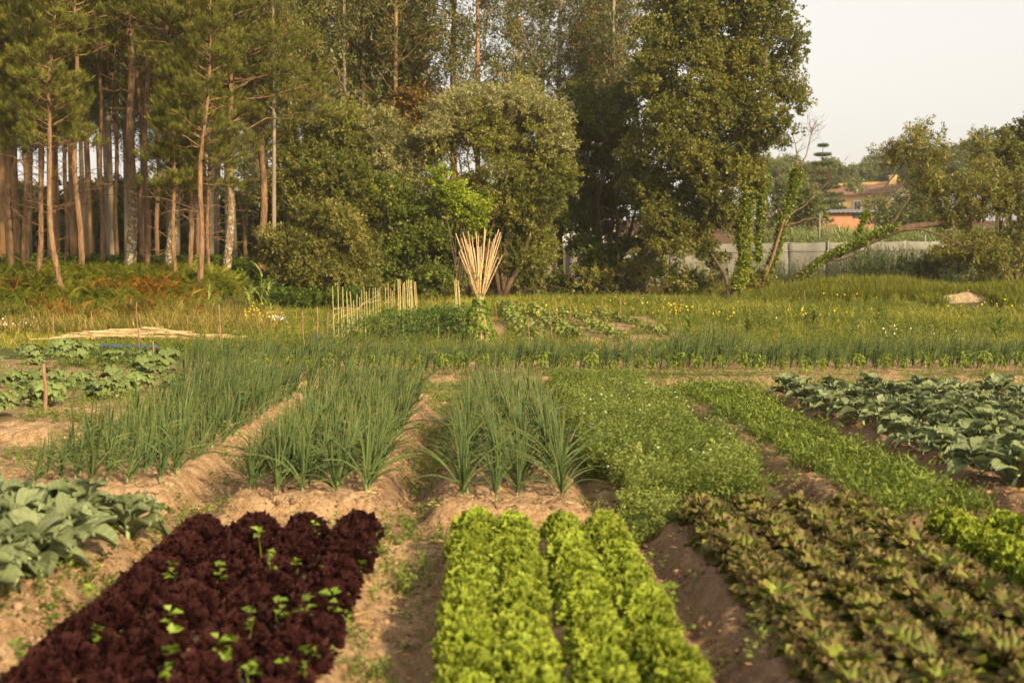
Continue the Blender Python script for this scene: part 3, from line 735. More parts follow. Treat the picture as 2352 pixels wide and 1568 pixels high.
# herb rows
def herb(r): return tmpl([tuft(40, .20, .011, 1.0, r, 3, (.1, 1.0), .05)] + [xf(sprig(r, r.uniform(.08, .16), 9, .045, .016, r.uniform(.2, .9)), rotz(r.uniform(0, 6.28)), (r.normal() * .04, r.normal() * .04, 0), r.uniform(-.2, .2)) for _ in range(9)])
hp = protos('leafy_herb', M_herb, herb, 5)
for i, x in enumerate((2.93, 3.22, 3.50)):
    for j in range(38):
        px, py = x + random.gauss(0, .03), 9.05 + j * .26 + random.gauss(0, .03)
        tag(put(hp.get(), (px, py, float(ground(px, py))), random.uniform(0, 6.28), random.uniform(1.1, 1.6)),
            f'spiky green herb tuft, {ORD[i]} row from the feathery weeds, {ordw(j)} from the front', 'herb', 'herb tufts in the row before the cabbages')
hp.clear()
# young pepper plants in the cross bed
def pepper(r):
    return tmpl([xf(leafq(.11, .035, .2, .35), frames(np.array([[r.normal(), r.normal(), r.uniform(-.5, .4)]]), r.uniform(-.4, .4, 1))[0], (r.normal() * .05, r.normal() * .05, r.uniform(.10, .34)), r.uniform(-.3, .3)) for _ in range(70)] + [blade(.32, .012, .1, 3, 0)])
pp_ = leafy_protos('pepper_plant', M_pep, pepper, 4, .3)
for j, x in enumerate(np.arange(-4.0, 10.2, .36)):
    px, py = x + random.gauss(0, .05), 21.35 + .05 * x + random.gauss(0, .05)
    tag(put(pp_.get(), (px, py, float(ground(px, py))), random.uniform(0, 6.28), random.uniform(.75, 1.15)),
        f'small yellow-green pepper plant in front of the far onion row, {ordw(j)} from the left', 'pepper plant', 'young pepper plants in front of the cross bed onions')
pp_.clear()
# tomato bushes
def tomato(r):
    ps = []
    for _ in range(90):
        p = np.array([r.normal() * .22, r.normal() * .22, r.uniform(.08, .75)])
        d = np.array([p[0] * 3 + r.normal() * .4, p[1] * 3 + r.normal() * .4, r.uniform(-.2, .5)])[None]
        ps.append(xf(spray(8, .16, .065, .035, r, .35, 0, .4), frames(d, np.zeros(1))[0], p, r.uniform(-.2, .2)))
    return tmpl(ps)
tp = leafy_protos('tomato_plant', M_tom, tomato, 3, .6, .012)
k = 0
for (x, y, s) in [(-3.35, 31.2, .75), (-2.9, 31.0, .9), (-2.45, 31.5, .95), (-2.0, 31.0, .95), (-1.6, 31.4, 1.05), (-1.15, 31.0, 1.1), (-.75, 31.3, 1.0), (-2.7, 32.6, .9), (-2.2, 32.8, 1.0), (-1.7, 32.6, 1.05), (-1.2, 32.9, 1.1), (-.7, 32.8, 1.1), (-2.3, 34.2, 1.0), (-1.6, 34.4, 1.0), (-1.1, 34.5, 1.1), (-.55, 34.2, 1.1)]:
    row = 'front' if y < 32 else 'middle' if y < 34 else 'back'
    tag(put(tp.get(), (x, y, float(ground(x, y))), random.uniform(0, 6.28), s), f'dark tomato bush among the bamboo stakes, {ORD[k if y < 32 else k - 7 if y < 34 else k - 12]} from the left in the {row} row', 'tomato plant', 'tomato bushes by the stakes'); k += 1
tp.clear()
# bush beans right of the cane bundle
def beanbush(r):
    return tmpl([xf(leafq(.13, .10, .15, .35), frames(np.array([[r.normal(), r.normal(), r.uniform(-.6, .3)]]), r.uniform(-.3, .3, 1))[0], (r.normal() * .12, r.normal() * .12, r.uniform(.10, .34)), r.uniform(-.35, .35)) for _ in range(55)])
bp = protos('bean_bush', M_potato, beanbush, 4)
for i, (xa, ya, xb, yb, n) in enumerate([(1.1, 31.2, .7, 44, 26), (2.2, 31.3, 1.6, 43, 22), (3.4, 32.2, 2.6, 42, 18), (4.8, 33.5, 3.7, 42, 14)]):
    for j in range(n):
        f = j / (n - 1); x = xa + (xb - xa) * f + random.gauss(0, .08); y = ya + (yb - ya) * f + random.gauss(0, .08)
        tag(put(bp.get(), (x, y, float(ground(x, y))), random.uniform(0, 6.28), random.uniform(.85, 1.25) * (1.0 if i < 2 else .75)),
            f'pale green bush bean plant, {ORD[i]} row from the cane bundle, {ordw(j)} plant back', 'bean plant', 'bush beans right of the cane bundle')
bp.clear()
# weeds poking through the maroon lettuces
def bigweed(r):
    return tmpl([blade(.22, .007, .3, 3, .1)] + [xf(leafq(r.uniform(.05, .08), .05), frames(np.array([[r.normal(), r.normal(), r.uniform(0, .6)]]), r.uniform(-.5, .5, 1))[0], (r.normal() * .012, .01 + r.normal() * .012, r.uniform(.12, .25)), r.uniform(-.3, .3)) for _ in range(9)])
wp = protos('weed', M_bean, bigweed, 4)
for (u, v) in [(505, 1330), (395, 1325), (680, 1290), (720, 1215), (675, 1185), (765, 1190), (645, 1420), (570, 1445), (390, 1450), (760, 1400), (700, 1430), (830, 1280), (860, 1300), (500, 1520), (530, 1500), (740, 1320), (650, 1540), (700, 1535), (390, 1565), (225, 1460), (600, 1245), (800, 1380), (625, 1325), (715, 1490), (575, 1560), (1130, 1290), (1370, 1330), (1540, 1330), (30, 1500), (1460, 1380), (120, 1440), (215, 1330)]:
    g = G(u, v + 10, .16)
    onred = g[0] < -.62 and g[0] > -2.1
    tag(put(wp.get(), (g[0], g[1], float(ground(g[0], g[1])) + (.03 if onred else 0)), random.uniform(0, 6.28), random.uniform(.5, .95)),
        'pale green weed growing up through the maroon lettuces' if onred else 'pale green weed at the edge of the lettuce beds', 'weed', 'weeds among the maroon lettuces' if onred else 'weeds at the edge of the lettuce beds')
wp.clear()
#MARK
# ------------------------------------------------------------------ looking up where a sight line meets the ground
def hit(u, v, y0=5, y1=140):
    d = ray(u, v); ys = np.arange(y0, y1, .05); x = d[0] / d[1] * ys; z = CAM_H + d[2] / d[1] * ys
    below = z < hbase(x, ys)
    i = int(np.argmax(below)) if below.any() else len(ys) - 1
    return np.array([x[i], ys[i], float(hbase(x[i], ys[i]))])
def gz(x, y): return float(hbase(x, y))

# ------------------------------------------------------------------ stakes and canes
M_cane = plain('dry_cane', (.40, .26, .12), (.62, .45, .24), 3, .55, .35, .003, (1, 1, 8))
M_bamboo = plain('green_bamboo', (.27, .24, .08), (.45, .37, .15), 3, .5, .4, .003, (1, 1, 6))
M_stick = plain('brown_stick', (.17, .09, .05), (.30, .18, .11), 14, .85, .15, .004, (1, 1, .3))
M_raffia = plain('twine', (.35, .22, .12), (.50, .34, .20), 40, .9, .1)
def pole_pts(a, b, n=6, wob=.012):
    a = np.array(a); b = np.array(b); t = np.linspace(0, 1, n)[:, None]
    p = a + (b - a) * t; w = np.cumsum(rng.normal(size=(n, 3)) * wob, axis=0) * [[1, 1, .2]]
    w -= w[0] + (w[-1] - w[0]) * t; return p + w
def cane_into(mb, p, r, taper=.75):
    """bamboo cane with swollen nodes"""
    p = np.asarray(p); L = np.linalg.norm(p[-1] - p[0]); k = max(int(L / .22), 3)
    s = np.linspace(0, 1, len(p)); ss = []; rr = []
    for i in range(k + 1):
        f = i / k; w = .012
        for d_, q_ in ((-w, 1.0), (0, 1.22), (w, 1.0)):
            if 0 <= f + d_ <= 1: ss.append(f + d_); rr.append(r * (1 - (1 - taper) * f) * q_)
    pts = np.stack([np.interp(ss, s, p[:, j]) for j in range(3)], -1)
    mb.tube(pts, np.array(rr), 6)
def stake(ub, vb, ut, vt, label, mat, group, r=.014, name='stake', Y=None, kind='cane', cat='stake'):
    g = hit(ub, vb) if Y is None else np.array([P(ub, vb, Y)[0], Y, gz(P(ub, vb, Y)[0], Y)])
    top = P(ut, vt, g[1]) - g
    mb = MB(); p = pole_pts((0, 0, -.15), top, 7, .010 if kind == 'stick' else .004)
    if kind == 'cane': cane_into(mb, p, r, .85)
    else: mb.tube(p, r * np.linspace(1.1, .8, 7), 7)
    o = mb.build(name, mat); o.location = g; return tag(o, label, cat, group)
stk = [(127, 776, 121, 719, 'thin brown stick behind the squash leaves, left of the cane pile'), (321, 810, 314, 694, 'tall thin stick standing in front of the cane pile'),
       (511, 811, 503, 699, 'tall stick at the right end of the cane pile, the straighter of a pair'), (497, 806, 502, 753, 'short leaning stick of the pair at the right end of the cane pile'),
       (349, 840, 351, 784, 'short brown stick among the squash leaves in front of the blue pipe'), (103, 955, 100, 836, 'thick pinkish brown stake in the soil beside the nearer squash row'),
       (700, 808, 694, 717, 'brown stick left of the trellis, the nearest to the camera of three'), (732, 796, 729, 705, 'brown stick left of the trellis, middle one of three'),
       (753, 785, 754, 717, 'thin stick just left of the first bamboo of the trellis'), (1001, 717, 999, 682, 'short stick in the grass left of the cane bundle'),
       (1139, 740, 1138, 693, 'thin stick in the grass just right of the cane bundle'), (1217, 796, 1212, 722, 'dark stick at the front edge of the bush beans'),
       (1273, 794, 1261, 714, 'crooked leaning dark stick at the front edge of the bush beans'), (1281, 728, 1275, 690, 'short pale stick behind the bush beans'),
       (1382, 728, 1383, 689, 'straight pale stick in the meadow, left of a pair'), (1427, 731, 1423, 683, 'slightly bent pale stick in the meadow, right of a pair'),
       (1569, 716, 1561, 677, 'leaning pale stick behind the yellow flowers'), (1851, 712, 1848, 668, 'thin bent stick in front of the leaning tree'),
       (2030, 694, 2029, 660, 'thin stick in front of the grassy mound'), (1310, 740, 1309, 705, 'faint short stick at the far right of the bush beans')]
for i, (a, b, c, d, l) in enumerate(stk):
    stake(a, b, c, d, l, M_stick, 'sticks standing round the field', .026 if i == 5 else (.022 if i == 4 else .015), 'wooden_stake', kind='stick')
for (u, v0, v1, l) in [(923, 797, 782, 'short peg in front of the tomato bushes, below the tall bamboos'), (972, 794, 782, 'short peg in front of the rightmost tomato bush'), (1074, 796, 768, 'short pale peg at the left foot of the cane bundle'), (824, 797, 788, 'tiny peg in front of the leftmost tomato bushes')]:
    stake(u, v0, u, v1, l, M_stick, 'pegs along the edge of the tomato bed', .022, 'wooden_peg', kind='stick', cat='peg')
# trellis: a row of bamboos tied with cross canes
tr = [(769, 799, 764, 659), (778, 766, 776, 658), (792, 754, 787, 659), (800, 752, 796, 669), (811, 746, 804, 670), (822, 740, 820, 676), (832, 737, 830, 665), (838, 736, 836, 661),
      (849, 733, 848, 663), (858, 731, 857, 662), (864, 730, 862, 661), (869, 729, 868, 664), (874, 728, 872, 661), (787, 758, 784, 709), (804, 748, 801, 700), (812, 744, 812, 690), (828, 738, 826, 684),
      (886, 732, 885, 659), (893, 727, 891, 648), (899, 727, 897, 664), (907, 722, 905, 652), (903, 724, 901, 668)]
base0 = hit(769, 799)
T_root = thing('bamboo_trellis', 'long row of green bamboo stakes tied together with thin cross canes and twine', 'trellis', base0)
cols = []
for (ub, vb, ut, vt) in tr:
    Yy = 30.3 + (ub - 769) * .098
    g = np.array([P(ub, vb, Yy)[0], Yy, 0]); g[2] = gz(g[0], Yy); top = P(ut, vt, Yy)
    mb = MB(); cane_into(mb, pole_pts(g - base0 + [0, 0, -.1], top - base0, 6, .004), .013); mb.build('stake', M_bamboo, T_root); cols.append((g, top))
def rail(i0, i1, f0, f1, k=1):
    ids = list(range(i0, i1 + 1)); pts = []
    for n_, i in enumerate(ids):
        f = f0 + (f1 - f0) * n_ / max(len(ids) - 1, 1); g, tp_ = cols[i]; pts.append(g + (tp_ - g) * f - base0 + rng.normal(size=3) * .012)
    mb = MB(); mb.tube(pts, .008 * k, 5); mb.build('cross_cane', M_stick if k > 1 else M_cane, T_root)
rail(0, 7, .42 + .1, .66); rail(0, 12, .30 + .33, .60); rail(2, 12, .45, .82); rail(0, 3, .16, .2); rail(17, 21, .82, .80, 1.6); rail(17, 21, .45, .62, 1.6); rail(17, 21, .12, .25, 1.6)
for i, f in [(0, .5), (0, .64), (1, .6), (3, .6), (7, .62), (10, .6), (12, .6), (18, .8), (20, .8), (18, .5), (19, .55), (18, .15), (20, .2)]:
    g, tp_ = cols[i]; c = g + (tp_ - g) * f - base0; a = np.linspace(0, 6.28 * 2.3, 16)
    mb = MB(); mb.tube(np.stack([c[0] + .022 * np.cos(a), c[1] + .022 * np.sin(a), c[2] + np.linspace(-.03, .03, 16) + .012 * np.sin(a * 1.3)], -1), .007, 4); mb.build('twine_knot', M_raffia, T_root)
cl = [(918, 777, 914, 642, 'tall bamboo stake right of the trellis, the nearest and longest'), (921, 757, 918, 643, 'bamboo stake close behind the longest one'),
      (928, 742, 926, 651, 'bamboo stake in the middle cluster, the leftmost'), (931, 740, 929, 648, 'bamboo stake in the middle cluster, second from left'),
      (939, 740, 934, 645, 'pale bamboo stake in the middle cluster, third from left'), (943, 734, 938, 642, 'bamboo stake in the middle cluster, the tallest'),
      (947, 735, 942, 645, 'bamboo stake in the middle cluster, second from right'), (950, 736, 945, 644, 'bamboo stake in the middle cluster, the rightmost'),
      (959, 716, 954, 647, 'bamboo stake standing apart right of the cluster, the greener of two'), (957, 717, 951, 648, 'bamboo stake standing apart right of the cluster, the paler of two'),
      (1048, 726, 1044, 644, 'bamboo stake just left of the cane bundle, leftmost of four'), (1053, 732, 1047, 641, 'bamboo stake just left of the cane bundle, second of four'),
      (1059, 746, 1052, 645, 'bamboo stake just left of the cane bundle, third of four'), (1060, 748, 1054, 659, 'bamboo stake just left of the cane bundle, the shortest of four'),
      (845, 755, 841, 670, 'reddish stake in front of the trellis row')]
for (a, b, c, d, l) in cl: stake(a, b, c, d, l, M_bamboo, 'bamboo stakes between the tomato bushes', .017, 'bamboo_stake')
# cane bundle standing like a tepee
tb = hit(1101, 797); tb[1] = 30.2; tb[0] = P(1101, 797, 30.2)[0]; tb[2] = gz(tb[0], tb[1])
T_root = thing('cane_tepee', 'tall bundle of dry canes tied at the waist and fanning out at the top', 'cane bundle', tb)
for i in range(44):
    a = i * 2.39996; rf = .22 + .16 * random.random(); rt = .12 + .44 * math.sqrt(random.random())
    if i in (3, 11, 20): rt = .62
    foot = np.array([math.cos(a + 3.14) * rf, math.sin(a + 3.14) * rf, -.05]); neck = np.array([.02 + math.cos(a) * .04, math.sin(a) * .04, 1.10 + random.gauss(0, .05)])
    top = np.array([.02 + math.cos(a + random.gauss(0, .2)) * rt, math.sin(a) * rt * .8, random.uniform(2.25, 2.78) - .25 * (rt > .5) * random.random()])
    s = np.linspace(0, 1, 9)[:, None]; p = np.where(s < .4, foot + (neck - foot) * (s / .4), neck + (top - neck) * ((s - .4) / .6))
    p[:, :2] += np.cumsum(rng.normal(size=(9, 2)) * .007, 0)
    mb = MB(); cane_into(mb, p, .0135 * random.uniform(.8, 1.15), .7); mb.build('cane', M_cane, T_root)
for z_ in (1.02, 1.09, 1.16):
    a = np.linspace(0, 6.28 * 3, 30); mb = MB(); mb.tube(np.stack([-.0 + .085 * np.cos(a), .085 * np.sin(a), z_ + a * .002], -1), .009, 5); mb.build('twine', M_raffia, T_root)
M_vine = leafmat('bean_vine_leaf', [(0, (.06, .11, .014)), (.5, (.12, .19, .028)), (1, (.24, .32, .07))], trans=.35, var=0)
mb = MB(); ps = []
for i in range(560):
    z_ = random.random() ** 1.2 * 1.15; a = random.uniform(0, 6.28); rr = .40 - .27 * z_ + random.gauss(0, .04)
    if z_ > .95: rr = .11
    p = np.array([math.cos(a) * rr, math.sin(a) * rr, z_]); d = np.array([[math.cos(a), math.sin(a), -.7 + random.gauss(0, .3)]])
    ps.append(xf(leafq(.12, .10, .1, .2), frames(d, rng.uniform(-.5, .5, 1))[0] * random.uniform(.6, 1.15), p, random.uniform(-.3, .3)))
for i in range(60):
    z_ = random.uniform(1.1, 1.75); a = random.uniform(0, 6.28); rr = .12 + .1 * (z_ - 1.1)
    ps.append(xf(leafq(.07, .05, .1, .2), frames(np.array([[math.cos(a), math.sin(a), -.4]]), rng.uniform(-.5, .5, 1))[0], (math.cos(a) * rr - .03, math.sin(a) * rr, z_), random.uniform(-.3, .3)))
mb.scatter(tmpl(ps), np.zeros((1, 3)), np.eye(3)[None], np.array([.5]))
for i in range(9):
    a = i * .7; s = np.linspace(0, 1, 12); r_ = .36 * (1 - s) + .1; th = a + s * 5
    mb.tube(np.stack([np.cos(th) * r_, np.sin(th) * r_, s * random.uniform(1.0, 1.5)], -1), .005, 4)
o = mb.build('bean_vine', M_vine); o.location = tb; tag(o, 'climbing bean plants with light green leaves winding up the foot of the cane bundle', 'bean vine')
# cane pile lying on the grass
c0 = hit(320, 786)
for i in range(44):
    L = random.uniform(2.2, 3.9); off = random.uniform(-2.75, 2.6 - L + .35) if i % 3 else random.uniform(-1.6, .2) - L * .25
    if off + L > 3.0: off = 3.0 - L
    yy = random.gauss(0, .22); slope = random.gauss(0, .05)
    s = np.linspace(0, 1, 10); x = off + s * L
    z = .27 * np.exp(-((x + .1) / 1.7) ** 2) * random.uniform(.2, 1.1) + .03 + .10 * random.random() * (s - .5) ** 2 * 4
    yv = yy + slope * (x) + (.0 if x[0] < 2 else 0)
    mb = MB(); cane_into(mb, np.stack([x, yv, z], -1), .015 * random.uniform(.8, 1.2), .6)
    o = mb.build('dry_cane', M_cane); o.location = (c0[0], c0[1] + .3, gz(c0[0], c0[1] + .3)); tag(o, 'long dry straw-coloured cane lying in the pile on the grass', 'cane', 'canes in the pile on the grass')
for i in range(14):
    g = hit(595 + random.gauss(0, 14), 782 + random.uniform(-3, 6)); L = random.uniform(.5, 1.1)
    mb = MB(); a = random.gauss(.05, .12); mb.tube(pole_pts((-L / 2, 0, .03), (L / 2 * math.cos(a), L / 2 * math.sin(a), .05 + random.random() * .05), 5, .01), .008, 5)
    o = mb.build('twig', M_stick); o.location = g; tag(o, 'reddish brown twig in the small heap right of the cane pile', 'twig', 'twigs in the heap right of the cane pile')
# blue pipe
M_blue = plain('blue_plastic', (.03, .07, .16), (.05, .12, .27), 9, .4, .5)
a = hit(165, 796); b = hit(362, 802)
mb = MB(); mb.tube(pole_pts(a - a + [0, 0, .05], b - a + [0, 0, .06], 12, .012), .035, 8); mb.tube(pole_pts([.1, -.16, .04], b - a + [-.3, -.14, .04], 12, .012), .022, 8)
o = mb.build('blue_hose', M_blue); o.location = a; tag(o, 'dark blue plastic hose lying in the grass in front of the cane pile', 'hose')
# blue netting beside the trellis
M_net = plain('blue_netting', (.035, .06, .09), (.06, .10, .14), 60, .7, .2)
mb = MB(); a = hit(715, 806); b = hit(832, 745)
n_ = 30
for i in range(n_ + 1):
    f = i / n_; p = (b - a) * f; w = .03 * math.sin(i * 1.1)
    mb.tube([p + [w, 0, 0], p + [w * .4, .02, .30 + .05 * math.sin(i * .5)]], .003, 3)
for k in range(9):
    f = k / 8; mb.tube([(b - a) * s_ + np.array([.03 * math.sin(s_ * 33) * (1 - .6 * f), .02 * f, (.30 + .05 * math.sin(s_ * 15)) * f + .01]) for s_ in np.linspace(0, 1, 31)], .003, 3)
o = mb.build('netting', M_net); o.location = a; tag(o, 'low strip of dark blue netting along the foot of the trellis', 'netting')
# stones, small debris
M_rock = plain('pale_stone', (.45, .38, .30), (.65, .58, .48), 12, .85, .2, .01)
def stone(u, v, s, label):
    g = hit(u, v, 4); g[2] = float(ground(g[0], g[1])); bm_v = []
    a = np.linspace(0, 2 * np.pi, 12, endpoint=False); mb = MB(); rg = np.random.default_rng(int(u))
    ph = np.linspace(-1.4, 1.4, 7); V = []
    for p_ in ph:
        for q_ in a: V.append(np.array([math.cos(p_) * math.cos(q_), math.cos(p_) * math.sin(q_) * .8, math.sin(p_) * .6]) * s * (1 + .22 * math.sin(q_ * 2 + u) * math.cos(p_) + .1 * rg.normal() * .6))
    I = np.arange(len(V)).reshape(7, 12); q = [(I[i, j], I[i, (j + 1) % 12], I[i + 1, (j + 1) % 12], I[i + 1, j]) for i in range(6) for j in range(12)]
    V += [np.array([0, 0, -s * .6]), np.array([0, 0, s * .6])]; n0 = 84; t3 = [(I[6, j], I[6, (j + 1) % 12], n0 + 1) for j in range(12)] + [(I[0, (j + 1) % 12], I[0, j], n0) for j in range(12)]
    mb.add(np.array(V), q, t3); o = mb.build('stone', M_rock); o.location = (g[0], g[1], g[2] + s * .25); tag(o, label, 'stone', 'pale stones on the soil')
stone(265, 920, .055, 'white stone on the soil right of the nearer squash row'); stone(2, 938, .09, 'large pale stone at the end of the nearer squash row')
stone(137, 1030, .05, 'small grey stone on the soil near the thick stake'); stone(1488, 1378, .022, 'tiny pale pebble in the dark furrow, the upper one'); stone(1668, 1290, .02, 'tiny pebble by the brown tipped lettuces')
M_plast = plain('clear_plastic', (.25, .28, .28), (.4, .44, .44), 20, .3, .5)
g = hit(672, 818); mb = MB(); mb.tube([(-.22, 0, .05), (.05, 0, .05), (.09, 0, .05), (.12, 0, .05), (.15, 0, .05)], [.045, .045, .035, .016, .016], 10); o = mb.build('plastic_bottle', M_plast); o.location = g; tag(o, 'clear plastic bottle lying in the weeds', 'bottle')
for k in range(11):
    g = G(2090 + random.gauss(0, 22), 1214 + random.gauss(0, 6), .05); s_ = random.uniform(.012, .02)
    mb = MB(); mb.scatter(tmpl([xf(leafq(.05, .035, .5, .3), rotz(q_), (0, 0, .01)) for q_ in (0, 1.2, 2.5, 3.7, 5)]), np.zeros((1, 3)), np.eye(3)[None], np.array([.5]))
    o = mb.build('fallen_blossom', M_org); put(o, (g[0], g[1], float(ground(g[0], g[1])) + .01), random.uniform(0, 6)); tag(o, 'wilted orange blossom on the soil in front of the herb row', 'blossom', 'wilted orange blossoms on the soil')

# ------------------------------------------------------------------ meadow
M_grass = leafmat('meadow_grass', [(0, (.06, .09, .014)), (.4, (.13, .16, .024)), (.7, (.22, .235, .042)), (1, (.36, .31, .09))], trans=.3, rough=.6, var=0, tip=((.22, .19, .05), .7, 1.5))
M_dryg = leafmat('dry_grass', [(0, (.08, .09, .02)), (.5, (.20, .18, .05)), (1, (.42, .33, .13))], trans=.35, rough=.7, var=0)
Tg = [tuft(9, .34, .022, .8, R0, 2, (.05, .5), .07) for _ in range(8)]
Tgt = [tuft(9, .62, .020, .6, R0, 3, (.03, .35), .07) for _ in range(6)]
def nosand(p): return (p[:, 0] - 17.3) ** 2 / 1.1 + (p[:, 1] - 45.8) ** 2 / 5 > 1
def inbeans(p): return nosand(p) & ~((p[:, 0] > -3.9) & (p[:, 0] < 5.2) & (p[:, 1] < 41) & (p[:, 1] > 28.5) & (fbm(p[:, 0] * 1.2, p[:, 1] * .6, 88, 3) > .40))
Pm = uni(46000, -16, 27, 29.5, 58, inbeans)
Pm = np.column_stack([Pm, .55 + .35 * sstep(38, 54, Pm[:, 1])])
scatter_stuff('meadow_grass', 'yellow-green meadow grass between the garden and the trees', M_grass, Tg, Pm, (.6, 1.4), noise_rnd=.22, rnd=(.15, .85), tilt=.3)
Pt = np.concatenate([uni(9000, 10.5, 21, 47.5, 52.5, lambda p: fbm(p[:, 0] * .4, p[:, 1] * .5, 71, 3) > .38), np.column_stack([uni(3200, -4, 11, 52, 58)]), uni(3500, 11, 26, 51, 60), uni(2500, 16, 26, 44.5, 49, nosand)])
Pt = np.column_stack([Pt, .5 + .5 * sstep(9, 12, Pt[:, 0])])
scatter_stuff('tall_grass', 'taller rank grass on the mounds and under the trees', M_grass, Tgt, Pt, (.6, 1.25), rnd=(.1, .6))
Pd = np.concatenate([uni(5200, -19, -7.5, 34.2, 38.0, lambda p: fbm(p[:, 0] * .6, p[:, 1] * .8, 131, 3) > .40), uni(1300, -9.5, -6, 34.5, 38.5)])
scatter_stuff('dry_grass', 'dry golden grass along the foot of the fern bank', M_dryg, Tgt + Tg[:3], Pd, (.35, 1.15), rnd=(.0, 1.0), tilt=.3)
scatter_stuff('bank_weeds', 'green weeds mixed into the dry grass below the fern bank', M_weed_m, T_weed, uni(1500, -18, -6.5, 33.8, 38.2, lambda p: fbm(p[:, 0] * .8, p[:, 1] * .8, 133, 3) > .45), (.5, 1.3), tilt=.3)
def flower_T(n, rr):
    return tmpl([xf(leafq(rr, rr * .8, .1, 0), rotz(i * 6.283 / n) @ rotx(.3), (0, 0, 0)) for i in range(n)])
def flowers(name, label, mat, pts, h, size):
    pts = np.asarray(pts); z = hbase(pts[:, 0], pts[:, 1]) + rng.uniform(h[0], h[1], len(pts)); mb = MB()
    mb.scatter(flower_T(6, size), np.column_stack([pts[:, 0], pts[:, 1], z]), rotz(rng.uniform(0, 6, len(pts))) @ rotx(.9 + rng.normal(0, .4, len(pts))), np.full(len(pts), .5))
    tag(mb.build(name, mat), label, kind='stuff')
def fl_at(cs):
    out = []
    for (u, v, su, sv, n) in cs:
        for _ in range(n):
            g = hit(u + random.gauss(0, su), v + random.gauss(0, sv)); out.append(g[:2])
    return out
flowers('yellow_wildflowers', 'small yellow wildflowers dotted through the meadow', M_yel,
        fl_at([(1550, 740, 28, 6, 40), (1460, 718, 40, 5, 12), (1900, 742, 60, 9, 18), (2220, 722, 50, 14, 18), (1270, 742, 45, 5, 16), (1740, 725, 90, 10, 10), (590, 752, 26, 9, 60), (1660, 752, 25, 5, 14), (1930, 705, 60, 5, 20), (600, 735, 20, 6, 15), (2260, 712, 60, 10, 26)]), (.3, .5), .034)
flowers('white_wildflowers', 'small white wildflowers in flat heads scattered over the weeds', M_white,
        fl_at([(2110, 795, 70, 12, 22), (630, 758, 16, 6, 50), (20, 775, 25, 8, 40), (1900, 770, 120, 20, 8), (70, 768, 30, 6, 12)]), (.28, .42), .024)
Pk = uni(6500, -10, 26, 31, 54, lambda p: (fbm(p[:, 0] * .35, p[:, 1] * .55, 171, 3) > .50) & inbeans(p))
Pk2 = uni(2600, -8, 26, 32, 54, lambda p: (fbm(p[:, 0] * .5, p[:, 1] * .8, 181, 3) > .54) & inbeans(p))
scatter_stuff('tussock_grass', 'taller uneven tussocks of grass standing in the meadow', M_grass, Tgt, Pk2, (.5, 1.0), rnd=(.1, .8), tilt=.25)
scatter_stuff('meadow_weeds', 'patches of darker broad weeds in the meadow', M_weed_m, T_weed, Pk, (.5, 1.5), noise_rnd=.5)
# single leafy weeds standing in the meadow
dk = protos('dock_plant', M_weed_d, lambda r: tmpl([xf(blade(.5, .07, .7, 4, r.uniform(.1, .9)), rotz(r.uniform(0, 6.28)), (0, 0, r.uniform(0, .4)), r.uniform(-.3, .3)) for _ in range(16)] + [sprig(r, .7, 40, .09, .04, .1)]), 3)
for i, (u, v, s, l) in enumerate([(1585, 775, 1.0, 'dark weed between the bush beans and the cross bed onions'), (1870, 745, .8, 'dark thistle in the middle of the meadow'), (1720, 775, .9, 'weed in front of the middle of the meadow'), (2165, 692, 1.2, 'tall dark green leafy weed beside the sand heap'),
                                  (2290, 785, 1.1, 'broad dark weed at the right side of the meadow'), (2020, 735, .7, 'small weed in the meadow below the mound'), (1850, 738, .6, 'tiny weed next to the dark thistle'), (2180, 830, .9, 'weed behind the right end of the cross bed'), (1300, 760, .6, 'grey-green weed behind the bush beans')]):
    g = hit(u, v); tag(put(dk.get(), g, random.uniform(0, 6), s), l, 'weed', 'single tall weeds in the meadow')
dk.clear()
# sand heap
mb = MB(); n1, n2 = 24, 40; V = []
for i in range(n1):
    for j in range(n2):
        f = i / (n1 - 1); a = j * 2 * math.pi / n2; r_ = f * 1.05; V.append((math.cos(a) * r_ * 1.25, math.sin(a) * r_ * .8, .62 * (1 - f) ** .8 * 1.0 + .42 * (float(fbm(math.cos(a) * r_ * 1.6 + 9, math.sin(a) * r_ * 1.6 + 9, 4, 4)) - .5) * (1.1 - f * .7) - .05))
I = np.arange(n1 * n2).reshape(n1, n2); q = [(I[i, j], I[i + 1, j], I[i + 1, (j + 1) % n2], I[i, (j + 1) % n2]) for i in range(n1 - 1) for j in range(n2)]
mb.add(V, q); V = [tuple(np.array(v_) * np.array([1.0, 1.0, .78])) for v_ in V]; mb = MB(); mb.add(V, q); g = hit(2224, 694); M_sand = plain('sandy_soil', (.17, .11, .065), (.38, .28, .19), 3, .95, .1, .04)
o = mb.build('sand_heap', M_sand); o.location = (g[0], g[1] + .2, g[2]); tag(o, 'heap of pale sandy soil at the right edge of the meadow', 'sand heap')

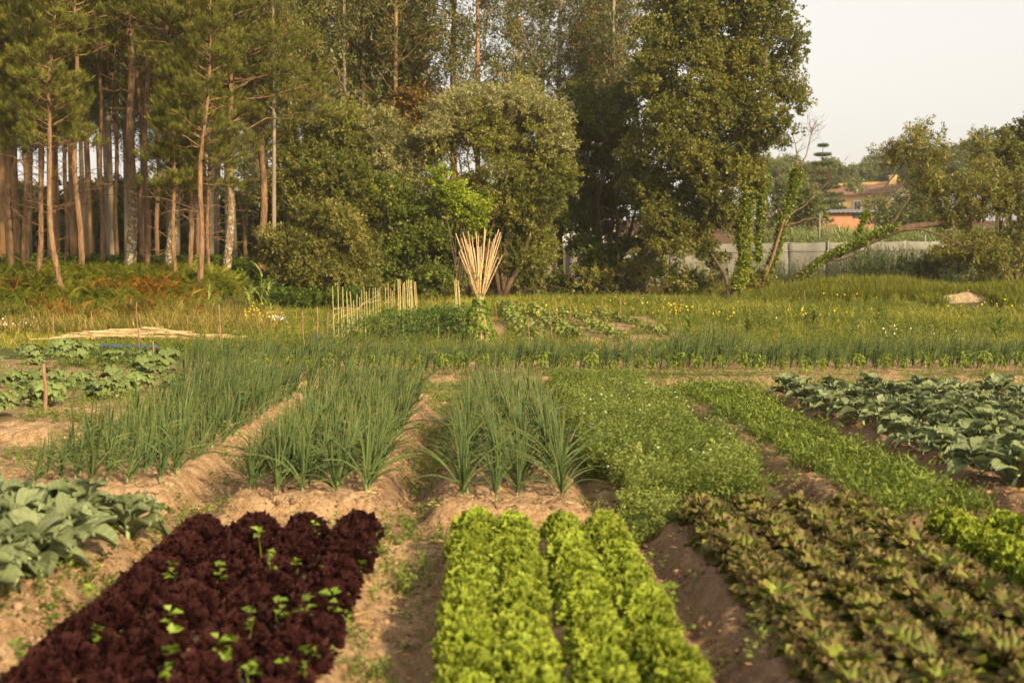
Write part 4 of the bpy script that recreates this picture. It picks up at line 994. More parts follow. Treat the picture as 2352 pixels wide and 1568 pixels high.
# ------------------------------------------------------------------ bracken bank
M_fern = leafmat('bracken', [(0, (.08, .11, .014)), (.5, (.17, .20, .028)), (1, (.32, .33, .06))], trans=.4, rough=.6, var=0)
M_rust = leafmat('rusty_bracken', [(0, (.12, .07, .015)), (.4, (.26, .13, .025)), (1, (.48, .26, .045))], trans=.4, rough=.7, var=0)
def frond(r, L):
    ps = [blade(L, .008, 1.0, 4, .3)]; t = np.linspace(0, 1, 5); n = 16
    for i in range(n):
        f = .18 + .8 * i / n; a = .3 + 1.0 * f ** 1.3 * .6; y = L * f * math.sin(.3 + .35 * f) ; z = L * f * math.cos(.3 + .35 * f)
        l = L * .42 * (1 - f) ** .75 + .03
        for sgn in (-1, 1):
            d = np.array([[sgn * 1.0, .45, -.15 + r.normal() * .08]]); ps.append(xf(leafq(l, l * .30, .08, .15), frames(d, r.uniform(-.3, .3, 1) + (0 if sgn > 0 else 3.14))[0], (0, y, z), r.uniform(-.15, .15)))
    return tmpl(ps)
T_fern = [tmpl([xf(frond(R0, R0.uniform(.5, .8)), rotz(a + R0.normal() * .3) @ rotx(-R0.uniform(-.1, .5)), (0, 0, 0), R0.uniform(-.2, .2)) for a in np.linspace(0, 5.2, 5)]) for _ in range(5)]
bank = lambda p: (p[:, 0] + (p[:, 1] - 42) * .06 < -8.6 + 1.0 * (fbm(p[:, 1] * .8, p[:, 1] * .1, 5) - .3))
Pb = uni(3400, -22, -8, 36.2, 46.5, bank)
sel = (fbm(Pb[:, 0] * .9, Pb[:, 1] * .9, 123, 3) > .58) & (Pb[:, 1] < 40.5) & (rng.uniform(size=len(Pb)) < .5) | ((Pb[:, 0] > -10.9) & (Pb[:, 1] < 41) & (rng.uniform(size=len(Pb)) < .25))
scatter_stuff('bracken', 'bright green bracken ferns covering the bank below the pines', M_fern, T_fern, Pb[~sel], (.55, 1.05), noise_rnd=.5, tilt=.2)
scatter_stuff('rusty_bracken', 'orange rusty bracken fronds along the lower edge of the bank', M_rust, T_fern, Pb[sel], (.65, 1.1), tilt=.3)
Pu = np.concatenate([uni(2600, -30, -7.5, 46, 64), uni(1500, -8, -4.0, 44, 60)])
scatter_stuff('undergrowth', 'dark green undergrowth on the forest floor', M_weed_d, [sprig(R0, .55, 60, .10, .06, .1) for _ in range(4)] + T_fern[:2], Pu, (.7, 1.5), rnd=(0, .6))

# ------------------------------------------------------------------ trees
M_pinebark = barkmat('pine_bark', (.15, .09, .05), (.30, .20, .12), (.40, .30, .20), 7, (1, 1, .22), .04, lichen=(.42, .42, .30))
M_pinebark2 = barkmat('red_pine_bark', (.17, .095, .05), (.34, .215, .125), (.42, .30, .19), 7, (1, 1, .22), .04)
M_eucbark = barkmat('eucalyptus_bark', (.27, .15, .07), (.50, .33, .17), (.60, .45, .28), 2.2, (1, 1, .12), .01)
M_eucpale = barkmat('pale_eucalyptus_bark', (.27, .22, .155), (.42, .35, .25), (.52, .46, .36), 2.2, (1, 1, .12), .01)
M_bark = barkmat('grey_brown_bark', (.09, .06, .035), (.17, .12, .075), (.24, .19, .13), 8, (1, 1, .4), .02)
M_needle = leafmat('pine_needles', [(0, (.075, .092, .020)), (.5, (.150, .170, .034)), (1, (.27, .27, .06))], trans=.38, rough=.5, var=.15)
M_euc = leafmat('eucalyptus_leaf', [(0, (.05, .060, .018)), (.6, (.10, .11, .030)), (.85, (.17, .15, .045)), (1, (.32, .14, .04))], trans=.22, rough=.45, spec=.4, var=.18)
def broad(name, a, b, c, tr_=.38, **k):
    a, b, c = [tuple(x * 1.22 for x in q_) for q_ in (a, b, c)]
    return leafmat(name, [(0, a), (.5, b), (1, c)], trans=tr_, rough=.5, spec=.35, var=0, **k)
M_willow = broad('willow_leaf', (.060, .078, .016), (.125, .140, .030), (.25, .24, .070))
M_silver = broad('silvery_leaf', (.10, .108, .042), (.19, .19, .075), (.31, .30, .13), warm=(1.05, 1.0, .95))
M_oak = broad('oak_leaf', (.050, .062, .014), (.105, .115, .026), (.20, .195, .050))
M_dark = broad('dark_leaf', (.040, .055, .013), (.078, .095, .022), (.14, .15, .038))
M_fresh = broad('fresh_leaf', (.045, .068, .012), (.085, .115, .020), (.16, .19, .038))
M_lime = broad('lime_leaf', (.08, .12, .010), (.15, .20, .018), (.26, .32, .035), .4)
M_brown = broad('bronze_leaf', (.085, .060, .018), (.16, .11, .028), (.26, .18, .05))
M_ivy = broad('ivy_leaf', (.045, .070, .009), (.10, .135, .016), (.22, .25, .035), .3)
M_olive = broad('olive_leaf', (.065, .072, .018), (.125, .130, .032), (.23, .22, .07))

def limb(mb, a, b, r0, r1, n=7, wob=.12, sag=0.0, sides=6):
    a = np.array(a, float); b = np.array(b, float); t = np.linspace(0, 1, n); L = np.linalg.norm(b - a)
    p = a + (b - a) * t[:, None]; w = np.cumsum(rng.normal(size=(n, 3)), 0) * wob * L / n; w -= w[0] + (w[-1] - w[0]) * t[:, None]
    p = p + w; p[:, 2] += sag * L * np.sin(np.pi * t)
    mb.tube(p, r0 + (r1 - r0) * t ** .8, sides); return p
T_pine = [tmpl([xf(blade(R0.uniform(.16, .24), .014, .25, 1, R0.uniform(.1, .9)), rotx(-math.pi / 2) @ rotz(R0.uniform(0, 6.28)), (0, R0.uniform(-.06, .10), 0), R0.uniform(-.25, .25)) for _ in range(40)]) for _ in range(4)]
def pine(name, label, u, Y, r0, H, cf, bl, lean=(0, 0), bow=0.0, mat=None, dens=1.0, group=None, tufts=13, dead=6, base_v=None, cap=None):
    x = P(u, 600, Y)[0]; base = np.array([x, Y, gz(x, Y) - .05])
    root = thing(name, label, 'pine tree', base, group)
    t = np.linspace(0, 1, 16); z = t * H
    tp_ = np.stack([lean[0] * z + bow * np.sin(np.pi * np.clip(z / 8, 0, 1)) + .05 * np.sin(z * 1.3 + u), lean[1] * z + .04 * np.cos(z * 1.1 + u), z], -1)
    rr = r0 * (1 - .75 * t) + .01; rr[0] *= 1.25
    tm = MB(); tm.tube(tp_, rr, 12)
    def at(h): return np.array([np.interp(h, z, tp_[:, i]) for i in range(3)])
    tpos, tdir = [], []
    h = cf
    while h < H - .1:
        f = (h - cf) / (H - cf); nb = 1 + int(rng.uniform() < .6 * dens) + int(rng.uniform() < .7 * dens) + int(rng.uniform() < .5)
        for _ in range(nb):
            a = rng.uniform(0, 6.283); L = bl * (1 - .75 * f ** 1.3) * rng.uniform(.6, 1.1)
            b0 = at(h); up = rng.uniform(-.05, .45) + .5 * f; d = np.array([math.cos(a), math.sin(a), up]); d /= np.linalg.norm(d)
            bp_ = limb(tm, b0, b0 + d * L, .022 + .012 * L / 2, .006, 6, .25, .05, 5)
            for k in range(int(tufts * L / 1.45) + 4):
                s = rng.uniform(.30, 1) ** .7; q = np.array([np.interp(s, np.linspace(0, 1, 6), bp_[:, i]) for i in range(3)])
                sd_ = rng.normal(size=3) * np.array([1, 1, .5]); off = sd_ / np.linalg.norm(sd_) * rng.uniform(.05, .75) * (.35 + .25 * L) * (1.15 - .4 * s)
                off[2] += .04; tpos.append(q + off); dd = d * .4 + off / max(np.linalg.norm(off), .01) * .5 + np.array([0, 0, .75]); tdir.append(dd)
                if k % 4 == 0: limb(tm, q, q + off, .008, .004, 3, .1, 0, 3)
        h += .30 / dens * rng.uniform(.7, 1.3)
    for _ in range(dead * 2):
        h = rng.uniform(.3, 1.35) * cf; a = rng.uniform(0, 6.28); b0 = at(h); L = rng.uniform(.4, 1.8)
        q_ = limb(tm, b0, b0 + np.array([math.cos(a) * L, math.sin(a) * L, rng.uniform(-.1, .5) * L]), .016, .005, 6, .3, 0, 4)
        for _k in range(4): j_ = rng.integers(2, 6); limb(tm, q_[j_], q_[j_] + rng.normal(size=3) * .28 * L, .007, .004, 4, .3, 0, 3)
    tm.build('trunk', mat or M_pinebark2, root)
    cm = MB(); tpos = np.array(tpos); tdir = np.array(tdir); n = len(tpos); k = rng.integers(0, 4, n)
    M = frames(tdir, rng.uniform(0, 6.28, n)) * rng.uniform(.65, 1.1, n)[:, None, None]
    rn = np.clip(.45 + rng.normal(0, .2, n), .05, .95)
    for i in range(4): cm.scatter(T_pine[i], tpos[k == i], M[k == i], rn[k == i])
    cm.build('crown', M_needle, root); return root
PG = 'pines along the fern bank'
pine('pine_tree', 'thick pine with lichen-speckled grey trunk rising straight from the bracken, the stoutest one', 300, 44.5, .19, 15, 8.0, 2.3, (.010, 0), .05, M_pinebark, .8, PG, 12, 12)
pine('pine_tree', 'pine with a lichen-blotched lower trunk leaning slightly right, right of the stout pine', 388, 43.5, .165, 15, 7.2, 2.6, (.006, 0), .16, M_pinebark, 1.0, PG, 13, 10)
pine('pine_tree', 'smooth reddish pine just right of the stoutest pine', 338, 44.8, .13, 14.5, 8.2, 2.0, (.012, 0), -.05, None, .8, PG, 12, 12)
pine('pine_tree', 'thin pine squeezed behind the stoutest and the reddish one', 322, 46.5, .08, 14, 8.0, 1.5, (.004, 0), .1, None, .7, PG, 12, 8)
pine('pine_tree', 'thin crooked pine standing lowest on the bank, bowed to the left', 140, 39.6, .085, 11.5, 4.6, 1.5, (-.008, 0), -.30, None, 1.3, PG, 16, 8)
pine('pine_tree', 'slim pinkish pine with a straight pale trunk and side branches', 188, 43.0, .095, 13.5, 7.4, 1.7, (-.004, 0), -.12, None, 1.0, PG, 14, 14)
pine('pine_tree', 'dark leaning young pine at the left edge of the bank', 82, 42.0, .08, 10.5, 4.4, 1.5, (.0, 0), .28, None, 1.3, PG, 15, 8)
pine('pine_tree', 'young pine in front with bushy branches low down, right of the lichen-blotched pine', 405, 41.5, .07, 7.0, 2.8, 1.15, (.0, 0), -.08, None, 1.7, PG, 17, 3)
pine('pine_tree', 'slender pair-mate pine right of the young bushy one', 433, 43.0, .08, 13, 6.8, 2.0, (.02, 0), .05, None, 1.0, PG, 14, 8)
pine('pine_tree', 'forked pine at the right end of the fern bank, leaning right', 458, 40.8, .09, 9.6, 4.2, 1.6, (.055, 0), -.1, None, 1.3, PG, 15, 5)
pine('pine_tree', 'tall pine behind the bank end with wide boughs reaching right', 520, 47.0, .15, 15, 5.6, 3.4, (.02, 0), .1, M_pinebark, 1.15, PG, 14, 6)
pine('pine_tree', 'tall pine with dense crown above the gully', 600, 51.0, .15, 16, 6.6, 3.2, (.0, 0), .1, None, 1.1, PG, 14, 5)
pine('pine_tree', 'dark pine trunk left of the stoutest pine, middle of the bank', 232, 46.5, .09, 13.5, 7.4, 1.8, (.004, 0), .06, None, .9, PG, 13, 8)
pine('pine_tree', 'bushy pine at the left edge of the picture', 20, 43.5, .12, 12.5, 4.8, 2.4, (.006, 0), .05, None, 1.2, PG, 15, 8)
pine('pine_tree', 'second tall pine by the left edge, behind the dark leaning one', 60, 47.5, .13, 14.5, 6.0, 2.6, (.0, 0), .05, None, 1.0, PG, 14, 8)
pine('pine_tree', 'pine just beyond the left edge of the picture', -70, 42.5, .13, 12.5, 4.4, 2.6, (.0, 0), .05, None, 1.2, PG, 15, 4)
pine('pine_tree', 'small pine between the young bushy one and the bank end, crown hanging low', 480, 44.0, .06, 7.8, 3.2, 1.5, (.0, 0), .0, None, 1.5, PG, 15, 3)

for i, (u_, Y_, c_) in enumerate([(150, 51, 6.2), (265, 52.5, 6.6), (360, 51, 6.4), (455, 50, 5.8), (560, 55, 7.0), (95, 55, 7.0)]):
    pine('pine_tree', f'slim pine in the second rank behind the fern bank, {ORD[i]} in the rank', u_, Y_, .09, 14, c_, 2.2, (.004, 0), .08, None, .9, 'second rank pines', 12, 8)
# eucalyptus
T_euc = [spray(22, .60, .19, .05, R0, .6, -.9, .3) for _ in range(5)]
def euc_proto(seed, mat, H=23, r0=.2, cf=8.0):
    global rng
    keep = rng; rng = np.random.default_rng(seed)
    root = bpy.data.objects.new('eucalyptus_tree', None); C.objects.link(root); tm = MB(); cm = MB()
    t = np.linspace(0, 1, 14); z = t * H; ax, ay = rng.normal(0, .25, 2)
    tp_ = np.stack([ax * np.sin(z * .22 + seed), ay * np.sin(z * .19), z], -1)
    tm.tube(tp_, r0 * (1 - .8 * t) + .012, 10)
    pos = []; d = []
    h = cf
    while h < H:
        f = (h - cf) / (H - cf); a = rng.uniform(0, 6.28); L = (2.4 - 1.3 * f) * rng.uniform(.5, 1.1); b0 = np.array([np.interp(h, z, tp_[:, i]) for i in range(3)])
        e = b0 + np.array([math.cos(a) * L, math.sin(a) * L, L * rng.uniform(.4, 1.1)])
        bp_ = limb(tm, b0, e, .045 * (1 - .5 * f), .010, 6, .2, -.05, 5)
        for s in range(int(31 * rng.uniform(.3, 1.3))):
            q = bp_[rng.integers(2, 6)] + rng.normal(size=3) * np.array([.55, .55, .48]); pos.append(q); d.append(np.array([rng.normal() * .5, rng.normal() * .5, -.5 + rng.normal() * .5]))
        h += rng.uniform(.22, .5)
    tm.build('trunk', mat, root); pos = np.array(pos); d = np.array(d); n = len(pos); k = rng.integers(0, 5, n)
    M = frames(d, rng.uniform(0, 6.28, n)) * rng.uniform(.8, 1.3, n)[:, None, None]; rn = np.clip(.42 + rng.normal(0, .2, n), 0, .95)
    for i in range(5): cm.scatter(T_euc[i], pos[k == i], M[k == i], rn[k == i])
    cm.build('crown', M_euc, root); rng = keep; return root
ep = Proto([euc_proto(700 + i, M_eucbark if i % 2 == 0 else M_eucpale, 20 + i, .15 + .008 * i, 7.5 + (i % 3)) for i in range(6)])
def euc(u, Y, label, i=None, wid=1.0, group='eucalyptus trees of the wood'):
    x = P(u, 600, Y)[0]; o = ep.get(i); s = random.uniform(.95, 1.1)
    put(o, (x, Y, gz(x, Y) - .1), random.uniform(0, 6.28), (s * wid, s * wid, s)); tag(o, label, 'eucalyptus tree', group)
for (u, Y, i, w, l) in [(122, 51, 0, 1.35, 'broad smooth tan eucalyptus trunk behind the bowed thin pine, widest in the wood'), (22, 53, 2, 1.3, 'stout orange-tan eucalyptus trunk near the left edge'), (45, 57, 4, .8, 'slimmer tan eucalyptus by the stout one at the left edge'),
                     (258, 54, 1, .75, 'pale grey eucalyptus trunk with peeling bark left of the stoutest pine'), (212, 56, 2, .85, 'orange-brown eucalyptus trunk between the pinkish pine and the pale grey one'), (668, 55, 0, 1.0, 'tall pale orange eucalyptus trunk above the willow bushes, left of centre'),
                     (630, 49, 3, .5, 'slender pale eucalyptus trunk standing before the willow bush'), (905, 62, 2, .9, 'eucalyptus trunk above the bronze bush'), (1052, 60, 4, .95, 'leaning orange eucalyptus trunk above the round willow, left of the tallest'), (1098, 57, 0, .95, 'tall bright eucalyptus trunk above the round willow'),
                     (1187, 66, 2, .8, 'eucalyptus trunk right of the bright one'), (1240, 70, 1, .8, 'thin eucalyptus trunk against the sky gap'), (1292, 58, 1, .9, 'pale straight eucalyptus trunk left of the tall oak'), (1408, 63, 3, .8, 'pale eucalyptus trunk mostly hidden behind the tall oak'),
                     (1355, 72, 2, .7, 'thin orange eucalyptus trunk beside the tall oak'), (750, 60, 4, .7, 'slanting orange eucalyptus stem over the willow bushes'), (800, 58, 5, .6, 'thin pale eucalyptus stem left of the bronze bush'), (845, 60, 2, .7, 'thin eucalyptus stem just left of the bronze bush')]:
    euc(u, Y, l, i, w)
gl = 'one of the many eucalyptus trunks in the depth of the wood'
for i in range(64):
    Y = 56 + 49 * ((i * .618) % 1); u = (-120 + i * 16.6 + random.gauss(0, 8)) if i < 46 else random.uniform(640, 960)
    euc(u, Y, gl, None, random.uniform(.5, 1.0), 'eucalyptus trunks deep in the wood')
for i in range(5):
    euc(random.uniform(1330, 1500), random.uniform(70, 90), 'one of the thin eucalyptus trees behind the oak and the round willow', None, random.uniform(.5, .8), 'thin eucalyptus trees behind the oak')
ep.clear()

# broad-leaved trees and bushes from overlapping lobes
T_leaf = [spray(24, .34, .105, .072, R0, .6) for _ in range(5)]
T_wil = [spray(28, .40, .115, .040, R0, .5, .45) for _ in range(5)]
T_big = [spray(18, .5, .14, .11, R0, .65) for _ in range(4)]
def tm_at(trunks, c, bY, base):
    best = None
    for pl, ra, rb_ in trunks:
        q = np.array([P(a, b, bY + c_) for a, b, c_ in pl]) - base; s = np.linspace(0, 1, len(q)); ss = np.linspace(.25, 1, 20)
        for i in range(20):
            x = np.array([np.interp(ss[i], s, q[:, k]) for k in range(3)]); dd = np.linalg.norm(x - c) + (2.0 if x[2] > c[2] else 0)
            if best is None or dd < best[0]: best = (dd, x)
    return best[1]
def lobe_tree(name, label, cat, bu, bY, lobes, mat, T=None, dens=9.0, trunk=.12, group=None, gaps=.36, csz=1.0, bark=None, stems=1, fill=.25, trunks=None, bz=None, rb=.5, rs=.12, dmul=1.0):
    """lobes: (u, v, ru, rv[, dY]) in the photograph's pixels at depth bY"""
    T = T or T_leaf; x = P(bu, 650, bY)[0]; base = np.array([x, bY, (gz(x, bY) if bz is None else bz) - .05]); root = thing(name, label, cat, base, group)
    tm = MB(); cm = MB(); px = bY / FPX; pos, dr, rn = [], [], []
    for li, L in enumerate(lobes):
        dY = L[4] if len(L) > 4 else rng.normal() * .6
        c = P(L[0], L[1], bY + dY) - base; R = np.array([L[2] * px, (L[2] + L[3]) * .5 * px * .9, L[3] * px])
        area = 4 * math.pi * ((R[0] * R[1]) ** 1.6 / 3 + (R[0] * R[2]) ** 1.6 / 3 + (R[1] * R[2]) ** 1.6 / 3) ** (1 / 1.6)
        n = int(area * dens * 2.1 * dmul); ns = 10
        sc_ = unit(ns, rng) * rng.uniform(.50, .90, ns)[:, None]; sr_ = rng.uniform(.24, .46, ns); w_ = sr_ ** 2 / (sr_ ** 2).sum()
        si = rng.choice(ns, n, p=w_); d = unit(n, rng); d[:, 2] = np.abs(d[:, 2]) * np.where(rng.uniform(size=n) < .72, 1, -1)
        rad = np.where(rng.uniform(size=n) < fill, rng.uniform(.2, .8, n), rng.uniform(.8, 1.08, n))
        p = c + (sc_[si] + d * (sr_[si] * rad)[:, None]) * R * 1.05
        rsub = (rng.uniform(-.2, .2, ns))[si]
        k = (noise3(p + base, .8, 3) * .7 + noise3(p + base, 2.2, 4) * .3) > gaps + .015; k &= p[:, 2] > .05
        p = p[k]; d = d[k]; rsub = rsub[k]; pos.append(p); dr.append(d + rng.normal(size=d.shape) * .5 + [0, 0, .25]); rn.append(np.clip(rb + rsub + (noise3(p + base, .7, 8) - .5) * .8 + rng.normal(0, rs, len(p)), .02, .98))
        if trunk > 0:
            a = tm_at(trunks, c, bY, base) if trunks is not None else np.array([rng.normal() * .15 * stems, rng.normal() * .15 * stems, 0])
            limb(tm, a, c, trunk * rng.uniform(.5, 1) * (.6 if trunks is not None else 1), trunk * .2, 8, .18, .05, 7)
            for j in rng.integers(0, max(len(p), 1), 9):
                if len(p): limb(tm, c, p[j], trunk * .18, .006, 5, .22, 0, 4)
    if trunks is not None:
        for pl, ra, rb_ in trunks:
            pl = np.array([P(a, b, bY + c_) for a, b, c_ in pl]) - base; s = np.linspace(0, 1, len(pl)); ss = np.linspace(0, 1, 22)
            q = np.stack([np.interp(ss, s, pl[:, i]) for i in range(3)], -1); q[1:-1] = (q[:-2] + q[1:-1] * 2 + q[2:]) / 4
            tm.tube(q + rng.normal(size=q.shape) * .01, ra + (rb_ - ra) * ss ** .8, 9)
    if tm.n: tm.build('trunk', bark or M_bark, root)
    pos = np.concatenate(pos); dr = np.concatenate(dr); rn = np.concatenate(rn); n = len(pos); k = rng.integers(0, len(T), n)
    M = frames(dr, rng.uniform(0, 6.28, n)) * (rng.uniform(.75, 1.3, n) * csz)[:, None, None]
    for i in range(len(T)): cm.scatter(T[i], pos[k == i], M[k == i], rn[k == i])
    cm.build('crown', mat, root); return root

BC = 'broad-leaved trees along the edge of the wood'
lobe_tree('willow_tree', 'grey-green willow with silvery top leaves at the gully, left of the lime climber', 'willow', 790, 53,
          [(690, 335, 85, 75), (770, 305, 85, 60), (850, 330, 80, 75), (720, 420, 100, 85), (820, 420, 110, 90), (900, 420, 60, 80), (640, 400, 60, 80), (870, 500, 90, 70), (780, 480, 90, 60)], M_willow, T_wil, 11, .13, BC, gaps=.39)
lobe_tree('willow_tree', 'pale silvery willow crown rising above the left willow', 'willow', 850, 52.6, [(830, 300, 70, 45), (880, 340, 60, 60), (760, 290, 60, 40), (905, 385, 50, 60), (600, 420, 60, 60), (920, 440, 50, 60)], M_silver, T_wil, 10, .1, BC, rb=.6)
lobe_tree('willow_bush', 'rounded olive-green bush bulging forward beside the gully', 'bush', 740, 46.5,
          [(690, 575, 70, 55), (770, 545, 75, 55), (835, 590, 42, 55), (635, 605, 36, 45), (715, 630, 85, 50), (800, 640, 60, 50), (735, 505, 40, 25), (655, 650, 50, 35), (620, 560, 22, 20)], M_olive, T_wil, 13, .06, BC, gaps=.36)
lobe_tree('shrub', 'deep green leafy shrub in the hollow between the olive bush and the cane bundle', 'shrub', 940, 49.5,
          [(930, 520, 90, 60), (960, 580, 90, 60), (900, 600, 60, 50), (1000, 640, 60, 40), (900, 650, 50, 30), (1000, 520, 60, 60), (890, 470, 60, 60)], M_fresh, T_leaf, 11, .07, BC, gaps=.41, rb=.55)
lobe_tree('bronze_bush', 'bronze-brown leafy tree between the two willows', 'tree', 945, 57, [(935, 260, 55, 50), (975, 240, 40, 35), (920, 320, 55, 50), (985, 290, 45, 50), (940, 380, 60, 50), (960, 340, 50, 40)], M_brown, T_leaf, 11, .1, BC)
lobe_tree('willow_tree', 'big round-topped willow behind the cane bundle', 'willow', 1150, 52.5,
          [(1080, 285, 85, 65), (1015, 330, 55, 60), (1195, 265, 80, 65), (1245, 320, 55, 80), (1130, 350, 110, 80), (1190, 420, 110, 80), (1250, 470, 70, 80), (1130, 500, 90, 80), (1200, 540, 90, 80), (1170, 610, 80, 60)], M_willow, T_wil, 12, .16, BC, gaps=.34)
lobe_tree('willow_tree', 'silvery sunlit willow top behind the round-topped willow', 'willow', 1090, 52.0, [(1040, 270, 65, 50), (1090, 250, 60, 40), (1200, 235, 70, 38), (1260, 265, 45, 50), (1010, 310, 40, 50), (1280, 330, 30, 60)], M_silver, T_wil, 9, .08, BC, rb=.6)
lobe_tree('climber', 'bright lime green climber hanging over the dark gap between the willows', 'climbing plant', 1050, 49.0,
          [(1008, 412, 30, 22, 0), (1045, 435, 34, 24, .2), (1020, 458, 34, 20, 0), (1075, 478, 38, 24, 0), (1105, 470, 22, 20, .3), (1050, 510, 28, 26, 0), (1100, 515, 32, 26, .2), (1075, 545, 26, 18, 0)], M_lime, T_big, 11, .04, BC, gaps=.42, csz=.62)
lobe_tree('dark_tree', 'dark blue-green tree between the round willow and the tall oak', 'tree', 1390, 56.5,
          [(1320, 460, 45, 60), (1335, 520, 40, 45), (1385, 245, 75, 60), (1330, 320, 60, 80), (1420, 300, 90, 90), (1340, 400, 60, 80), (1400, 420, 90, 80), (1480, 460, 60, 70)], M_dark, T_leaf, 10, .16, BC, rb=.62)
oakT = [([(1682, 700, 0), (1690, 650, 0), (1710, 600, .2), (1700, 520, .5), (1660, 420, .6), (1640, 300, .8), (1640, 120, .8), (1650, -60, .8)], .17, .05), ([(1676, 700, 0), (1668, 640, 0), (1640, 590, -.1), (1600, 540, -.2), (1570, 470, 0)], .09, .03),
        ([(1480, 690, 2.5), (1470, 600, 2.5), (1500, 450, 2.0), (1540, 300, 1.5), (1560, 100, 1.2)], .16, .05)]
lobe_tree('oak_tree', 'tall oak beside the open sky, its feet wrapped in ivy', 'oak', 1682, 52.0,
          [(1560, -10, 110, 80), (1690, 10, 110, 90), (1775, 90, 75, 80), (1600, 90, 110, 80), (1500, 110, 70, 70), (1720, 170, 100, 80), (1800, 200, 58, 62), (1610, 200, 100, 80), (1500, 230, 70, 80), (1700, 270, 80, 60), (1775, 290, 48, 50),
           (1560, 310, 100, 80), (1650, 340, 90, 70), (1560, 410, 90, 80), (1660, 430, 80, 80), (1500, 470, 60, 70), (1590, 500, 90, 70), (1540, 560, 65, 42), (1620, 560, 40, 35), (1640, 510, 55, 45), (1470, 380, 50, 80), (1710, 370, 50, 70), (1620, -120, 150, 80), (1740, -110, 70, 70)],
          M_oak, T_leaf, 8.5, .10, BC, gaps=.37, trunks=oakT, dmul=1.2)
lobe_tree('shrub', 'thin light green shrub in front of the grey fence, left of the oak feet', 'shrub', 1420, 53.5, [(1290, 630, 40, 35), (1370, 650, 50, 24), (1440, 620, 40, 40), (1500, 640, 40, 30), (1250, 650, 50, 30)], M_oak, T_leaf, 4.5, .05, BC, gaps=.47, rb=.7)
lobe_tree('shrub', 'leafy shrub hiding the fence under the dark tree left of the oak', 'shrub', 1300, 55, [(1290, 555, 40, 32, 0), (1345, 580, 40, 36, 0), (1270, 510, 32, 40, 0), (1255, 610, 40, 50, 0), (1315, 635, 50, 32, 0), (1390, 615, 55, 45, 0), (1480, 620, 50, 40, 0), (1550, 640, 40, 26, 0), (1610, 650, 30, 20, 0)], M_fresh, T_leaf, 9, .04, BC, gaps=.42, rb=.5)
lobe_tree('shrub', 'low light green shrub around the oak feet in front of the grey fence', 'shrub', 1610, 52.8, [(1560, 655, 35, 16, 0), (1645, 610, 24, 34, 0), (1740, 650, 45, 20, 0), (1790, 658, 40, 14, 0)], M_oak, T_leaf, 6, .03, BC, gaps=.44, rb=.75)
lobe_tree('shrub', 'dark hedge-like shrub in the shade under the dark tree', 'shrub', 1400, 57.5, [(1455, 550, 50, 60), (1390, 580, 45, 50), (1520, 570, 45, 45), (1400, 510, 60, 50), (1330, 655, 60, 24), (1420, 650, 70, 35), (1530, 600, 50, 40)], M_dark, T_leaf, 7, .06, BC, gaps=.43)
for i, (u, Y, w, hh) in enumerate([(640, 60, 90, 90), (760, 62, 90, 110), (880, 60, 90, 130), (1000, 59, 100, 150), (1090, 58, 80, 150), (1180, 60, 90, 130), (700, 64, 90, 80)]):
    lobe_tree('understory_bush', f'shaded bush deep behind the willows, {ORD[i]} of seven', 'bush', u, Y, [(u, 600, w, 70), (u + 20, 520, w * .9, 70), (u - 20, 460, w * .8, 60)], M_dark, T_leaf, 6, .05, 'shaded bushes behind the willows', gaps=.36)
# understory far inside the wood
ub = Proto([lobe_tree('forest_bush', '', 'bush', 300, 90, [(300, 600, 110, 60, 0), (240, 590, 80, 60, 1), (350, 570, 80, 70, -1), (300, 540, 70, 60, 0)], M_dark, T_leaf, 3.5, .05, gaps=.30, csz=2.2) for _ in range(2)])
for i in range(34):
    Y = random.uniform(98, 128); x = P(-150 + i * 39 + random.gauss(0, 10), 600, Y)[0]; o = ub.get()
    put(o, (x, Y, gz(x, Y) - .2), random.uniform(0, 6.28), random.uniform(1.1, 1.8)); tag(o, 'dark bush closing the view in the depth of the wood', 'bush', 'dark bushes in the depth of the wood')
ub.clear()

# right-hand trees: leaning trunk, ivy, bare branches
leanT = [([(1800, 668, 0), (1850, 625, 0), (1900, 590, 0), (1985, 558, 0), (2060, 527, .2), (2130, 515, .4), (2230, 505, .6)], .25, .11), ([(2060, 527, .2), (2130, 528, 0), (2200, 560, -.3), (2250, 590, -.4)], .06, .02),
         ([(1890, 593, 0), (1930, 598, -.4), (1985, 575, -.6), (2010, 545, -.7)], .06, .02), ([(1960, 565, 0), (1985, 500, .1), (2040, 420, .2), (2080, 370, .2)], .06, .02), ([(2040, 530, 0), (2090, 450, 0), (2150, 350, 0)], .05, .02), ([(2230, 505, .6), (2280, 480, .6), (2330, 460, .6)], .09, .05)]
lobe_tree('leaning_tree', 'tree leaning far to the right with a long slanting trunk and drooping grey-green crown', 'tree', 1800, 51.0,
          [(2110, 320, 50, 45, 0), (2075, 350, 40, 30, 0), (2150, 400, 60, 50, 0), (2200, 440, 90, 70, .6), (2290, 420, 80, 80, .8), (2180, 360, 45, 40, 0), (2290, 520, 90, 80, .3), (2220, 570, 80, 50, -.2), (2320, 600, 70, 55, 0), (2360, 480, 80, 90, .5), (2040, 350, 28, 20, 0), (2250, 350, 45, 40, .4), (2200, 500, 55, 40, .5)],
          M_olive, T_wil, 7.5, .05, BC, gaps=.43, trunks=leanT, rs=.2)
lobe_tree('dark_tree', 'loose-leaved tree at the right edge rising above the leaning tree', 'tree', 2330, 54.0, [(2330, 330, 50, 45, 0), (2370, 380, 70, 70, 0), (2300, 360, 40, 30, 0), (2380, 300, 40, 40, 0), (2380, 470, 70, 90, 0), (2340, 560, 70, 70, 0), (2260, 370, 30, 25, 0)], M_oak, T_leaf, 6.5, .1, BC, gaps=.43)
